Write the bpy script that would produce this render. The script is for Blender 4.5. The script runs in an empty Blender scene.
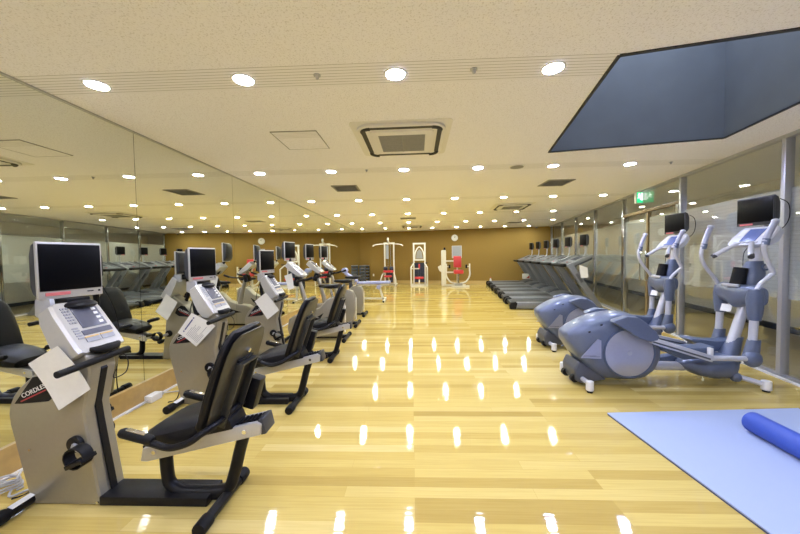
import bpy, bmesh, math, random
from mathutils import Vector, Matrix, Euler
random.seed(7)
sc = bpy.context.scene
COL = sc.collection
PI = math.pi

# ------------------------------------------------------------------ materials
def new_mat(name):
    m = bpy.data.materials.new(name); m.use_nodes = True
    nt = m.node_tree
    return m, nt, nt.nodes['Principled BSDF']

def mat(name, col, rough=.5, metal=0., spec=.5, coat=0., var=.06, scale=40., bump=0.):
    m, nt, b = new_mat(name)
    b.inputs['Roughness'].default_value = rough
    b.inputs['Metallic'].default_value = metal
    b.inputs['Specular IOR Level'].default_value = spec
    b.inputs['Coat Weight'].default_value = coat
    tc = nt.nodes.new('ShaderNodeTexCoord')
    n = nt.nodes.new('ShaderNodeTexNoise'); n.inputs['Scale'].default_value = scale; n.inputs['Detail'].default_value = 3
    nt.links.new(tc.outputs['Object'], n.inputs['Vector'])
    r = nt.nodes.new('ShaderNodeValToRGB')
    r.color_ramp.elements[0].position = .3; r.color_ramp.elements[1].position = .7
    r.color_ramp.elements[0].color = (*[c*(1-var) for c in col], 1)
    r.color_ramp.elements[1].color = (*[min(1, c*(1+var)) for c in col], 1)
    nt.links.new(n.outputs['Fac'], r.inputs['Fac']); nt.links.new(r.outputs['Color'], b.inputs['Base Color'])
    if bump:
        bp = nt.nodes.new('ShaderNodeBump'); bp.inputs['Strength'].default_value = bump; bp.inputs['Distance'].default_value = .002
        nt.links.new(n.outputs['Fac'], bp.inputs['Height']); nt.links.new(bp.outputs['Normal'], b.inputs['Normal'])
    return m

def emit(name, col, s):
    m, nt, b = new_mat(name)
    b.inputs['Base Color'].default_value = (*col, 1)
    b.inputs['Emission Color'].default_value = (*col, 1); b.inputs['Emission Strength'].default_value = s
    return m

def nd(nt, t, **kw):
    n = nt.nodes.new(t)
    for k, v in kw.items(): setattr(n, k, v)
    return n
def mth(nt, op, a, b=None):
    n = nd(nt, 'ShaderNodeMath', operation=op)
    for i, v in enumerate((a, b)):
        if v is None: continue
        if isinstance(v, (int, float)): n.inputs[i].default_value = v
        else: nt.links.new(v, n.inputs[i])
    return n.outputs[0]

ROW0, ROWP = 2.12, 2.315          # rows of downlights
def ceiling_mat():
    m, nt, b = new_mat('acoustic_ceiling')
    tc = nd(nt, 'ShaderNodeTexCoord')
    n1 = nd(nt, 'ShaderNodeTexNoise'); n1.inputs['Scale'].default_value = 95; n1.inputs['Detail'].default_value = 4; n1.inputs['Roughness'].default_value = .65
    nt.links.new(tc.outputs['Object'], n1.inputs['Vector'])
    r = nd(nt, 'ShaderNodeValToRGB')
    r.color_ramp.elements[0].position = .34; r.color_ramp.elements[0].color = (.67, .645, .65, 1)
    r.color_ramp.elements[1].position = .47; r.color_ramp.elements[1].color = (.885, .87, .90, 1)
    nt.links.new(n1.outputs['Fac'], r.inputs['Fac'])
    sp = nd(nt, 'ShaderNodeSeparateXYZ'); nt.links.new(tc.outputs['Object'], sp.inputs[0])
    t = mth(nt, 'SUBTRACT', sp.outputs['Y'], ROW0 - ROWP/2 - 10*ROWP)
    t = mth(nt, 'SUBTRACT', mth(nt, 'MODULO', t, ROWP), ROWP/2)
    band = mth(nt, 'LESS_THAN', mth(nt, 'ABSOLUTE', t), .128)
    g = mth(nt, 'LESS_THAN', mth(nt, 'MODULO', mth(nt, 'ADD', t, 1.28), .032), .0045)
    msk = mth(nt, 'MULTIPLY', band, g)
    mx = nd(nt, 'ShaderNodeMix', data_type='RGBA'); mx.inputs['B'].default_value = (.85, .835, .86, 1)
    nt.links.new(band, mx.inputs['Factor']); nt.links.new(r.outputs['Color'], mx.inputs['A'])
    mx2 = nd(nt, 'ShaderNodeMix', data_type='RGBA'); mx2.inputs['B'].default_value = (.42, .40, .38, 1)
    nt.links.new(msk, mx2.inputs['Factor']); nt.links.new(mx.outputs['Result'], mx2.inputs['A'])
    nt.links.new(mx2.outputs['Result'], b.inputs['Base Color'])
    b.inputs['Roughness'].default_value = .9; b.inputs['Specular IOR Level'].default_value = .15
    return m

def floor_mat():
    m, nt, b = new_mat('maple_plank_floor')
    tc = nd(nt, 'ShaderNodeTexCoord')
    br = nd(nt, 'ShaderNodeTexBrick', offset=.37, offset_frequency=3, squash=1.0)
    br.inputs['Scale'].default_value = 1
    br.inputs['Brick Width'].default_value = 1.1; br.inputs['Row Height'].default_value = .082
    br.inputs['Mortar Size'].default_value = .0009; br.inputs['Mortar Smooth'].default_value = .3
    br.inputs['Color1'].default_value = (0, 0, 0, 1); br.inputs['Color2'].default_value = (1, 1, 1, 1)
    br.inputs['Mortar'].default_value = (.1, .1, .1, 1); br.inputs['Bias'].default_value = 0
    nt.links.new(tc.outputs['Object'], br.inputs['Vector'])
    r = nd(nt, 'ShaderNodeValToRGB')
    e = r.color_ramp.elements
    e[0].position = 0; e[0].color = (.43, .305, .082, 1)
    e[1].position = 1; e[1].color = (.66, .525, .20, 1)
    k = r.color_ramp.elements.new(.3); k.color = (.545, .405, .112, 1)
    k = r.color_ramp.elements.new(.7); k.color = (.595, .455, .140, 1)
    nt.links.new(br.outputs['Color'], r.inputs['Fac'])
    mp = nd(nt, 'ShaderNodeMapping'); mp.inputs['Scale'].default_value = (2.2, 60, 1)
    nt.links.new(tc.outputs['Object'], mp.inputs['Vector'])
    n = nd(nt, 'ShaderNodeTexNoise'); n.inputs['Scale'].default_value = 1.3; n.inputs['Detail'].default_value = 5; n.inputs['Distortion'].default_value = .4
    nt.links.new(mp.outputs[0], n.inputs['Vector'])
    mx = nd(nt, 'ShaderNodeMix', data_type='RGBA', blend_type='MULTIPLY'); mx.inputs['Factor'].default_value = .55
    r2 = nd(nt, 'ShaderNodeValToRGB')
    r2.color_ramp.elements[0].position = .25; r2.color_ramp.elements[0].color = (.80, .75, .66, 1)
    r2.color_ramp.elements[1].position = .6; r2.color_ramp.elements[1].color = (1, 1, 1, 1)
    nt.links.new(n.outputs['Fac'], r2.inputs['Fac'])
    nt.links.new(r.outputs['Color'], mx.inputs['A']); nt.links.new(r2.outputs['Color'], mx.inputs['B'])
    nt.links.new(mx.outputs['Result'], b.inputs['Base Color'])
    b.inputs['Roughness'].default_value = .035; b.inputs['Specular IOR Level'].default_value = .42
    n3 = nd(nt, 'ShaderNodeTexNoise'); n3.inputs['Scale'].default_value = 6
    mp3 = nd(nt, 'ShaderNodeMapping'); mp3.inputs['Scale'].default_value = (.25, 11, 1)
    nt.links.new(tc.outputs['Object'], mp3.inputs['Vector']); nt.links.new(mp3.outputs[0], n3.inputs['Vector'])
    bp = nd(nt, 'ShaderNodeBump'); bp.inputs['Strength'].default_value = .16; bp.inputs['Distance'].default_value = .0022
    ad = mth(nt, 'SUBTRACT', n3.outputs['Fac'], mth(nt, 'MULTIPLY', br.outputs['Fac'], .5))
    nt.links.new(ad, bp.inputs['Height']); nt.links.new(bp.outputs['Normal'], b.inputs['Normal'])
    return m

def thin_glass(name, tint, film=0., film_col=(.5, .5, .45), stripes=False, gl=1.5):
    m = bpy.data.materials.new(name); m.use_nodes = True
    nt = m.node_tree; nt.nodes.clear()
    out = nd(nt, 'ShaderNodeOutputMaterial')
    tr = nd(nt, 'ShaderNodeBsdfTransparent'); tr.inputs['Color'].default_value = (*tint, 1)
    base = tr.outputs[0]
    if film:
        df = nd(nt, 'ShaderNodeBsdfDiffuse'); df.inputs['Color'].default_value = (*film_col, 1)
        tl = nd(nt, 'ShaderNodeBsdfTranslucent'); tl.inputs['Color'].default_value = (*film_col, 1)
        a = nd(nt, 'ShaderNodeMixShader'); a.inputs[0].default_value = .35
        nt.links.new(df.outputs[0], a.inputs[1]); nt.links.new(tl.outputs[0], a.inputs[2])
        mx = nd(nt, 'ShaderNodeMixShader'); mx.inputs[0].default_value = film
        if stripes:
            tc = nd(nt, 'ShaderNodeTexCoord'); sp = nd(nt, 'ShaderNodeSeparateXYZ'); nt.links.new(tc.outputs['Object'], sp.inputs[0])
            s = mth(nt, 'LESS_THAN', mth(nt, 'MODULO', sp.outputs['Z'], .045), .009)
            f = mth(nt, 'SUBTRACT', film, mth(nt, 'MULTIPLY', s, .10))
            nt.links.new(f, mx.inputs[0])
        nt.links.new(base, mx.inputs[1]); nt.links.new(a.outputs[0], mx.inputs[2]); base = mx.outputs[0]
    gs = nd(nt, 'ShaderNodeBsdfGlossy'); gs.inputs['Roughness'].default_value = .01; gs.inputs['Color'].default_value = (.95, .97, .95, 1)
    lw = nd(nt, 'ShaderNodeLayerWeight'); lw.inputs['Blend'].default_value = .5
    fv = mth(nt, 'ADD', mth(nt, 'MULTIPLY', mth(nt, 'POWER', lw.outputs['Facing'], 4.0), .85), .055)
    m2 = nd(nt, 'ShaderNodeMixShader')
    nt.links.new(fv, m2.inputs[0]); nt.links.new(base, m2.inputs[1]); nt.links.new(gs.outputs[0], m2.inputs[2])
    nt.links.new(m2.outputs[0], out.inputs['Surface'])
    return m

M = dict(
    ceiling=ceiling_mat(), floor=floor_mat(),
    back=mat('ochre_wall_cloth', (.27, .172, .045), .8, var=.04, scale=120, spec=.2),
    plain=mat('painted_wall', (.80, .78, .74), .8, spec=.2),
    slate=mat('slate_blue_paint', (.13, .15, .195), .75, spec=.2, scale=3, var=.05),
    darktrim=mat('dark_trim', (.02, .022, .03), .5),
    basewood=mat('baseboard_wood', (.47, .315, .115), .35, scale=14, var=.09),
    backbase=mat('pale_baseboard', (.50, .36, .14), .4),
    white_trim=mat('white_metal_strip', (.75, .75, .74), .35),
    mirror=None,
    steel=mat('polished_steel', (.55, .56, .58), .16, 1., var=.02),
    brushed=mat('brushed_steel', (.46, .47, .51), .35, .45, var=.03),
    doorwood=mat('door_wood', (.20, .14, .06), .4, var=.1, scale=12),
    bracket=mat('bracket_grey', (.06, .06, .055), .35, .5),
    casing=mat('dark_casing', (.035, .037, .045), .42, var=.05),
    silver=mat('silver_plastic', (.335, .312, .252), .33, .5, var=.02),
    silver_lt=mat('pale_silver_plastic', (.50, .49, .47), .3, .35, var=.02),
    white_pl=mat('white_plastic', (.72, .71, .68), .35, var=.02),
    black=mat('black_plastic', (.007, .007, .009), .42, var=.15, spec=.22),
    vinyl=mat('black_vinyl', (.008, .008, .010), .42, spec=.22, var=.12, scale=160, bump=.15),
    backplate=mat('dark_olive_backplate', (.050, .046, .034), .42, .3),
    rubber=mat('black_rubber', (.007, .007, .008), .6, var=.1, spec=.2),
    chrome=mat('chrome', (.78, .78, .80), .12, 1., var=.01),
    screen=mat('dark_screen', (.002, .002, .003), .3, spec=.12, var=.1),
    lcd=mat('lcd_grey', (.10, .105, .14), .25),
    key=mat('grey_keys', (.30, .31, .34), .4),
    yellowkey=mat('amber_keys', (.62, .42, .14), .4),
    red=mat('red_print', (.42, .03, .04), .45),
    pinkred=mat('red_label', (.62, .16, .16), .5),
    blueprint=mat('navy_print', (.05, .06, .20), .6),
    greyprint=mat('grey_print', (.30, .30, .33), .7),
    paper=mat('white_paper', (.74, .73, .69), .8, var=.02, spec=.2),
    white=mat('lettering_white', (.8, .8, .8), .5),
    ellblue=mat('blue_grey_plastic', (.112, .138, .21), .34, .15, coat=.15, var=.03),
    elldark=mat('dark_blue_plastic', (.085, .115, .19), .42, .1, var=.05),
    ellsilver=mat('silver_paint', (.56, .57, .62), .3, .3, var=.02),
    elldisc=mat('pale_lilac_disc', (.40, .41, .49), .30, .5, var=.02),
    bluelcd=mat('blue_console_panel', (.10, .14, .33), .25),
    tread=mat('treadmill_grey', (.085, .092, .11), .40, .2, var=.03),
    treadlt=mat('treadmill_silver', (.215, .225, .245), .36, .4, var=.03),
    belt=mat('running_belt', (.03, .032, .036), .6, var=.1),
    mat_blue=mat('blue_foam_mat', (.345, .41, .575), .75, var=.03, scale=300, spec=.25, bump=.1),
    mat_dark=mat('dark_mat_backing', (.05, .06, .13), .8),
    roller=mat('deep_blue_foam', (.038, .085, .42), .55, var=.05, scale=220, bump=.1),
    frame_w=mat('white_enamel', (.74, .72, .66), .35, var=.02),
    padred=mat('red_vinyl', (.55, .035, .045), .4, var=.05),
    padlilac=mat('lilac_vinyl', (.30, .33, .62), .42, var=.04),
    navy=mat('navy_vinyl', (.02, .025, .06), .45),
    stepgrey=mat('step_grey', (.075, .08, .095), .55),
    stepedge=mat('step_pale_edge', (.34, .36, .42), .5),
    grille=mat('vent_grille', (.30, .295, .28), .6),
    ac=mat('ac_white', (.74, .72, .68), .5, var=.02),
    slot=mat('ac_slot_dark', (.035, .035, .035), .6),
    clockface=mat('clock_face', (.82, .82, .80), .5),
    cable=mat('grey_cable', (.42, .42, .43), .5),
    bottle=mat('red_bottle', (.50, .05, .04), .35),
    corr=mat('corridor_paint', (.84, .83, .81), .8, spec=.2),
    corrfloor=mat('corridor_carpet', (.36, .30, .18), .5),
)
def mk_mirror():
    m, nt, b = new_mat('silvered_mirror')
    b.inputs['Base Color'].default_value = (.82, .84, .78, 1); b.inputs['Metallic'].default_value = 1
    b.inputs['Roughness'].default_value = .0
    return m
M['mirror'] = mk_mirror()
M['glass'] = thin_glass('clear_glass', (.98, .985, .98))
M['film'] = thin_glass('frosted_striped_film', (.9, .93, .9), .88, (.66, .68, .67), True)
M['lamp'] = emit('downlight_lens', (1.06, 1.10, .98), 158)
M['lampc'] = emit('cool_downlight_lens', (.98, 1.09, 1.70), 165)
M['lampn'] = emit('neutral_downlight_lens', (1.05, 1.08, 1.25), 160)
M['well_glow'] = emit('added_well_glow', (.84, .92, 1.0), 1.7)  # made-up cool glow for the unseen top of the recess
M['green'] = emit('exit_green', (.02, .50, .20), .8)
M['exitw'] = emit('exit_white', (.85, 1, .9), 1.0)

# ------------------------------------------------------------------ geometry helpers
def V(*a): return Vector(a)
class MB:
    def __init__(s): s.bm = bmesh.new()
    def _add(s, t, mtx=None, bev=0, seg=2):
        if bev:
            bmesh.ops.bevel(t, geom=[e for e in t.edges if e.is_manifold and e.calc_face_angle(0) > .5], offset=bev, segments=seg, profile=.6, affect='EDGES', clamp_overlap=True)
        if mtx: t.transform(mtx)
        me = bpy.data.meshes.new('t'); t.to_mesh(me); t.free(); s.bm.from_mesh(me); bpy.data.meshes.remove(me)
        return s
    def box(s, c, d, rot=None, bev=0, seg=2):
        t = bmesh.new(); bmesh.ops.create_cube(t, size=1)
        t.transform(Matrix.Diagonal((*d, 1)))
        m = Matrix.Translation(c)
        if rot is not None: m = m @ (Euler(rot).to_matrix().to_4x4() if not isinstance(rot, Matrix) else rot)
        return s._add(t, m, bev, seg)
    def bar(s, p, q, w, h, bev=0):                        # box beam from p to q, w sideways, h up
        p, q = Vector(p), Vector(q); d = q - p; x = d.normalized()
        up = V(0, 0, 1) if abs(x.z) < .95 else V(1, 0, 0)
        y = up.cross(x).normalized(); z = x.cross(y)
        return s.box((p + q)/2, (d.length, w, h), Matrix((x, y, z)).transposed().to_4x4(), bev)
    def cyl(s, p, q, r, r2=None, n=16, bev=0):
        p, q = Vector(p), Vector(q); d = q - p
        t = bmesh.new(); bmesh.ops.create_cone(t, cap_ends=True, segments=n, radius1=r, radius2=r if r2 is None else r2, depth=d.length)
        return s._add(t, Matrix.Translation((p + q)/2) @ d.to_track_quat('Z', 'Y').to_matrix().to_4x4(), bev)
    def ell(s, c, r, n=16):
        t = bmesh.new(); bmesh.ops.create_uvsphere(t, u_segments=n, v_segments=max(8, n*2//3), radius=1)
        t.transform(Matrix.Diagonal((*r, 1)))
        return s._add(t, Matrix.Translation(c))
    def loft(s, rings, cap=True):
        t = bmesh.new(); R = [[t.verts.new(p) for p in ring] for ring in rings]; n = len(R[0])
        for a, b in zip(R, R[1:]):
            for i in range(n): t.faces.new((a[i], a[(i+1) % n], b[(i+1) % n], b[i]))
        if cap: t.faces.new(R[0][::-1]); t.faces.new(R[-1])
        bmesh.ops.recalc_face_normals(t, faces=t.faces[:])
        return s._add(t)
    def tube(s, pts, r, n=10, sub=5, smooth=True):
        P = [Vector(p) for p in pts]; rs = r if isinstance(r, (list, tuple)) else [r]*len(P)
        if smooth and len(P) > 2:
            Q, RR = [], []
            for i in range(len(P)-1):
                a, b, c, d = P[max(i-1, 0)], P[i], P[i+1], P[min(i+2, len(P)-1)]
                for k in range(sub):
                    u = k/sub
                    Q.append(.5*((2*b) + (c-a)*u + (2*a-5*b+4*c-d)*u*u + (3*b-a-3*c+d)*u**3)); RR.append(rs[i]*(1-u)+rs[i+1]*u)
            Q.append(P[-1]); RR.append(rs[-1]); P, rs = Q, RR
        rings = []; prev = None
        for i, p in enumerate(P):
            t = (P[min(i+1, len(P)-1)] - P[max(i-1, 0)]).normalized()
            if prev is None:
                up = V(0, 0, 1) if abs(t.z) < .9 else V(1, 0, 0); u = t.cross(up).normalized()
            else: u = (prev - t*prev.dot(t)).normalized()
            prev = u; w = t.cross(u)
            rings.append([p + (u*math.cos(2*PI*k/n) + w*math.sin(2*PI*k/n))*rs[i] for k in range(n)])
        return s.loft(rings)
    def prism(s, prof, a, b, axis='y', bev=0, seg=2):
        f = {'y': lambda u, v, w: (u, w, v), 'x': lambda u, v, w: (w, u, v), 'z': lambda u, v, w: (u, v, w)}[axis]
        t = bmesh.new()
        A = [t.verts.new(f(u, v, a)) for u, v in prof]; B = [t.verts.new(f(u, v, b)) for u, v in prof]; n = len(prof)
        for i in range(n): t.faces.new((A[i], A[(i+1) % n], B[(i+1) % n], B[i]))
        t.faces.new(A[::-1]); t.faces.new(B)
        bmesh.ops.recalc_face_normals(t, faces=t.faces[:])
        return s._add(t, None, bev, seg)
    def quad(s, pts):
        s.bm.faces.new([s.bm.verts.new(p) for p in pts]); return s
    def put(s, name, m, parent=None, ang=.55, loc=None):
        for e in s.bm.edges:
            e.smooth = not (len(e.link_faces) == 2 and e.calc_face_angle(0) > ang)
        for f in s.bm.faces: f.smooth = True
        me = bpy.data.meshes.new(name); s.bm.to_mesh(me); s.bm.free(); me.materials.append(m if not isinstance(m, str) else M[m])
        o = bpy.data.objects.new(name, me); COL.objects.link(o)
        if parent: o.parent = parent
        if loc: o.location = loc
        return o
def B(): return MB()

def tag(o, label, cat, group=None, kind=None):
    o['label'] = label; o['category'] = cat
    if group: o['group'] = group
    if kind: o['kind'] = kind
    return o
def thing(name, label, cat, loc=(0, 0, 0), rz=0, group=None):
    o = bpy.data.objects.new(name, None); COL.objects.link(o)
    o.location = loc; o.rotation_euler = (0, 0, rz); o.empty_display_size = .1
    return tag(o, label, cat, group)
def struct(o): o['kind'] = 'structure'; return o
def dup(o, parent=None):
    c = o.copy(); COL.objects.link(c)
    if parent: c.parent = parent
    for ch in list(o.children): dup(ch, c)
    return c
def copy_thing(o, loc, label, rz=None):
    c = dup(o); c.location = loc; c['label'] = label
    if rz is not None: c.rotation_euler = (0, 0, rz)
    return c
def lettering(txt, size, m, parent, loc, rot, name='lettering', ext=.0006):
    cu = bpy.data.curves.new(name, 'FONT'); cu.body = txt; cu.size = size; cu.extrude = ext; cu.align_x = 'CENTER'; cu.align_y = 'CENTER'
    cu.materials.append(M[m])
    tmp = bpy.data.objects.new('text_source', cu); COL.objects.link(tmp)
    me = bpy.data.meshes.new_from_object(tmp.evaluated_get(bpy.context.evaluated_depsgraph_get()))
    bpy.data.objects.remove(tmp); bpy.data.curves.remove(cu)
    if not me.materials: me.materials.append(M[m])
    o = bpy.data.objects.new(name, me); COL.objects.link(o); o.parent = parent; o.location = loc; o.rotation_euler = rot
    return o
def rrect(w, h, r, n=4, cx=0, cy=0):
    P = []
    for sx, sy, a in ((1, 1, 0), (-1, 1, 90), (-1, -1, 180), (1, -1, 270)):
        for k in range(n+1):
            t = math.radians(a + 90*k/n); P.append((cx + sx*(w/2-r) + r*math.cos(t), cy + sy*(h/2-r) + r*math.sin(t)))
    return P
def srect(w, h, e=3.5, n=24):
    P = []
    for k in range(n):
        t = 2*PI*k/n; c, s_ = math.cos(t), math.sin(t)
        P.append((math.copysign(abs(c)**(2/e), c)*w, math.copysign(abs(s_)**(2/e), s_)*h))
    return P
def rail_profile(pts, t0, t1):      # thicken a polyline in the xz plane
    return pts

# ------------------------------------------------------------------ setting
CEIL = 2.598; XM = -2.62; WA, WB = 3.2563, .2076
def wx(y): return WA + WB*y
ang = math.atan(WB)                               # right wall and back wall are turned by this
E1 = V(math.cos(ang), -math.sin(ang), 0); E2 = V(math.sin(ang), math.cos(ang), 0)   # away from room / along right wall
YR = -2.2
BL = V(XM-.06, 15.95, 0)
t_ = (BL.x - WA - WB*BL.y)/(WB*E1.y - E1.x); BR = BL + E1*t_       # back right corner
A0, A1 = V(XM-.06, YR, 0), V(wx(YR), YR, 0)
struct(B().quad([(A0.x, A0.y, 0), (A1.x, A1.y, 0), (BR.x, BR.y, 0), (BL.x, BL.y, 0)]).put('floor', 'floor'))
# ceiling with the light well cut out
R0 = V(1.30, 2.01, 0); rw, rl = 2.02, 1.87
RC = [R0, R0 + E1*rw, R0 + E1*rw + E2*rl, R0 + E2*rl]
RC[2] = V(3.392, 3.526, 0); RC[3] = V(1.667, 3.84, 0); RC[1] = V(3.392-.2076*1.87, 3.526-1.87, 0)
out = [A0, A1, BR, BL]
cb = B()
for i in range(4):
    j = (i+1) % 4
    cb.quad([(p.x, p.y, CEIL) for p in (out[i], RC[i], RC[j], out[j])])
struct(cb.put('ceiling', 'ceiling'))
RH = 1.5
for i, nm in enumerate(('front', 'right', 'rear', 'left')):
    a, b = RC[i], RC[(i+1) % 4]
    struct(B().quad([(a.x, a.y, CEIL), (b.x, b.y, CEIL), (b.x, b.y, CEIL+RH), (a.x, a.y, CEIL+RH)]).put('wall_lightwell_'+nm, 'slate'))
    tb = B(); tb.bar((a.x, a.y, CEIL-.002), (b.x, b.y, CEIL-.002), .022, .012)
    struct(tb.put('trim_%d' % (20+i), 'darktrim'))
struct(B().quad([(p.x, p.y, CEIL+RH) for p in RC]).put('ceiling_lightwell_glow', 'well_glow'))  # unseen glowing panel, added to send cool light down through the recess
# walls
struct(B().box(((BL.x+BR.x)/2 + E2.x*.05, (BL.y+BR.y)/2 + E2.y*.05, CEIL/2), ((BR-BL).length+.3, .1, CEIL), (0, 0, -ang)).put('wall_back', 'back'))
struct(B().box(((BL.x+BR.x)/2 - E2.x*.008, (BL.y+BR.y)/2 - E2.y*.008, .075), ((BR-BL).length, .016, .15), (0, 0, -ang)).put('baseboard_back', 'backbase'))
struct(B().box((XM-.11, (YR+BL.y)/2, CEIL/2), (.1, BL.y-YR+.2, CEIL)).put('wall_left', 'plain'))
struct(B().box(((A0.x+A1.x)/2, YR-.05, CEIL/2), (A1.x-A0.x+.3, .1, CEIL)).put('wall_front', 'plain'))
LEFTEND = 15.85
struct(B().box((XM-.005, (YR+LEFTEND)/2, .0975), (.05, LEFTEND-YR, .195)).put('baseboard_left', 'basewood'))
struct(B().box((XM+.025, (YR+LEFTEND)/2, .007), (.03, LEFTEND-YR, .014)).put('trim_1', 'white_trim'))
struct(B().box((XM+.003, (YR+LEFTEND)/2, CEIL-.006), (.02, LEFTEND-YR, .012)).put('trim_2', 'brushed'))
# mirror panels
ordn = ['first', 'second', 'third', 'fourth', 'fifth', 'sixth', 'seventh', 'eighth', 'ninth', 'tenth']
seams = [-.36, 1.27, 2.89, 4.51, 6.14, 7.78, 9.4, 11.03, 12.65, 14.25, LEFTEND]
for i in range(10):
    a, b = seams[i]+.002, seams[i+1]-.002
    o = B().box((XM-.012, (a+b)/2, (.197+CEIL-.012)/2), (.024, b-a, CEIL-.012-.197), bev=.0).put('mirror_panel', 'mirror')
    nm = 'beside the camera, out of frame' if i == 0 else 'nearest in view, behind the front bike' if i == 1 else ordn[i-1] + ' in view counted from the front'
    tag(o, 'tall wall mirror panel, ' + nm, 'mirror', 'mirror panels along the left wall')

# right glass wall
posts = [1.8, 3.5, 5.2, 7.2, 8.9, 10.6, 12.3, 14.0]
def onw(y, off=0, z=0):  # point on the right wall line, off metres outside
    return V(wx(y), y, z) + E1*off
for i, y in enumerate([.1] + posts):
    p = onw(y)
    wdt = .085 if y in (3.5, 5.2) else .075
    struct(B().box((p.x+.04*E1.x, p.y+.04*E1.y, CEIL/2), (.08, wdt*.6, CEIL), (0, 0, -ang), bev=.004).put('trim_%d' % (3+i), 'steel' if y > 6 else 'brushed'))
a, b = onw(YR), onw(14.35)
def strip(name, m, z0, z1, off, th, y0=YR, y1=14.35):
    a, b = onw(y0, off), onw(y1, off)
    return struct(B().bar((a.x, a.y, (z0+z1)/2), (b.x, b.y, (z0+z1)/2), th, z1-z0).put(name, m))
strip('trim_12', 'white_trim', 0, .016, -.03, .035)
strip('trim_13', 'brushed', 0, .03, .04, .05)
strip('trim_14', 'brushed', CEIL-.035, CEIL, .02, .07)
win = 0
bays = [(YR, .1)] + list(zip([.1]+posts, posts+[14.35]))
for (y0, y1) in bays:
    if y0 == 5.2: continue
    win += 1
    root = bpy.data.objects.new('window_%d' % win, None); COL.objects.link(root); struct(root)
    p, q = onw(y0+.02, .045), onw(y1-.02, .045)
    B().bar((p.x, p.y, (CEIL+.03)/2), (q.x, q.y, (CEIL+.03)/2), .010, CEIL-.07).put('pane', 'glass', root)
    p, q = onw(y0+.02, .0575), onw(y1-.02, .0575)
    B().bar((p.x, p.y, (.85+2.04)/2), (q.x, q.y, (.85+2.04)/2), .003, 2.04-.85).put('film', 'film', root)
# double door bay 5.2 - 7.2
dr = bpy.data.objects.new('door_1', None); COL.objects.link(dr); struct(dr)
def dbar(name, m, y0, y1, z0, z1, th, off=.045):
    p, q = onw(y0, off), onw(y1, off)
    return B().bar((p.x, p.y, (z0+z1)/2), (q.x, q.y, (z0+z1)/2), th, z1-z0, bev=.003 if th > .02 else 0).put(name, m, dr)
dbar('transom_pane', 'glass', 5.24, 7.16, 2.21, CEIL-.04, .01)
dbar('lintel', 'doorwood', 5.24, 7.16, 2.155, 2.21, .08)
for ya, yb in ((5.24, 5.30), (7.10, 7.16)): dbar('jamb', 'steel', ya, yb, 0, 2.155, .10)
for ya, yb in ((5.30, 6.17), (6.23, 7.10)):
    lf = dbar('leaf', 'film', ya+.01, yb-.01, .82, 2.05, .008)
    lg = dbar('leaf_glass', 'glass', ya+.01, yb-.01, .02, 2.13, .010, .03)
    dbar('stile', 'brushed', ya+.0, ya+.025, .02, 2.13, .04)
dbar('meeting_stile', 'doorwood', 6.17, 6.235, 0, 2.14, .06)
for yy in (6.10, 6.30):
    p = onw(yy, -.02)
    B().tube([(p.x, p.y, .85), (p.x-.03, p.y, .87), (p.x-.03, p.y, 1.33), (p.x, p.y, 1.35)], .011, n=8).put('pull_handle', 'steel', dr)
# corridor beyond the glass
CW = 1.9
def cq(name, m, offs, z0, z1):
    a, b = onw(YR, offs), onw(16.2, offs)
    return struct(B().bar((a.x, a.y, (z0+z1)/2), (b.x, b.y, (z0+z1)/2), .06, z1-z0).put(name, m))
cq('wall_corridor', 'corr', CW+.03, 0, CEIL)
cq('baseboard_corridor', 'darktrim', CW-.03, 0, .10)
p, q = onw(YR, 0), onw(16.2, 0); r_, s_ = onw(16.2, CW), onw(YR, CW)
struct(B().quad([tuple(p), tuple(s_), tuple(r_), tuple(q)]).put('floor_corridor', 'corrfloor'))
struct(B().quad([(v.x, v.y, CEIL+.0) for v in (p, s_, r_, q)]).put('ceiling_corridor', 'plain'))
for yy, nm in ((YR, 'near'), (16.1, 'far')):
    p, q = onw(yy, 0), onw(yy, CW+.06)
    struct(B().bar((p.x, p.y, CEIL/2), (q.x, q.y, CEIL/2), .06, CEIL).put('wall_corridor_'+nm, 'corr'))

# ------------------------------------------------------------------ ceiling fittings
cols = [-2.166 + 1.038*i for i in range(9)]
rows = [(-.19, 6), (ROW0, 4), (ROW0+ROWP, 6), (ROW0+2*ROWP, 7), (ROW0+3*ROWP, 7), (ROW0+4*ROWP, 8), (ROW0+5*ROWP, 8)]
rown = ['in the row above the camera', 'in the nearest row in view', 'in the second row from the front', 'in the third row from the front', 'in the fourth row from the front', 'in the fifth row from the front', 'in the last row by the back wall']
proto = {}
for ri, (y, n) in enumerate(rows):
    for i in range(n):
        x = cols[i]
        if ri == 6 and i == 7 and x > wx(y)-.3: continue
        cool = ('lampc' if x > -.5 else 'lampn') if y < 5 else 'lamp'
        lab = 'round downlight ' + rown[ri] + ', ' + ordn[i] + ' from the mirror'
        if cool not in proto:
            t = thing('downlight', lab, 'ceiling light', (x, y, CEIL), 0, 'recessed downlights in the ceiling')
            rg = B(); k = 28
            rg.loft([[(r*math.cos(2*PI*j/k), r*math.sin(2*PI*j/k), z) for j in range(k)] for r, z in ((.063, -.001), (.063, -.006), (.076, -.006), (.080, -.001))], cap=False)
            rg.put('trim_ring', 'white_pl', t)
            B().cyl((0, 0, -.0025), (0, 0, -.001), .062, n=28).put('lens', cool, t)
            proto[cool] = t
        else: copy_thing(proto[cool], (x, y, CEIL), lab)

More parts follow.
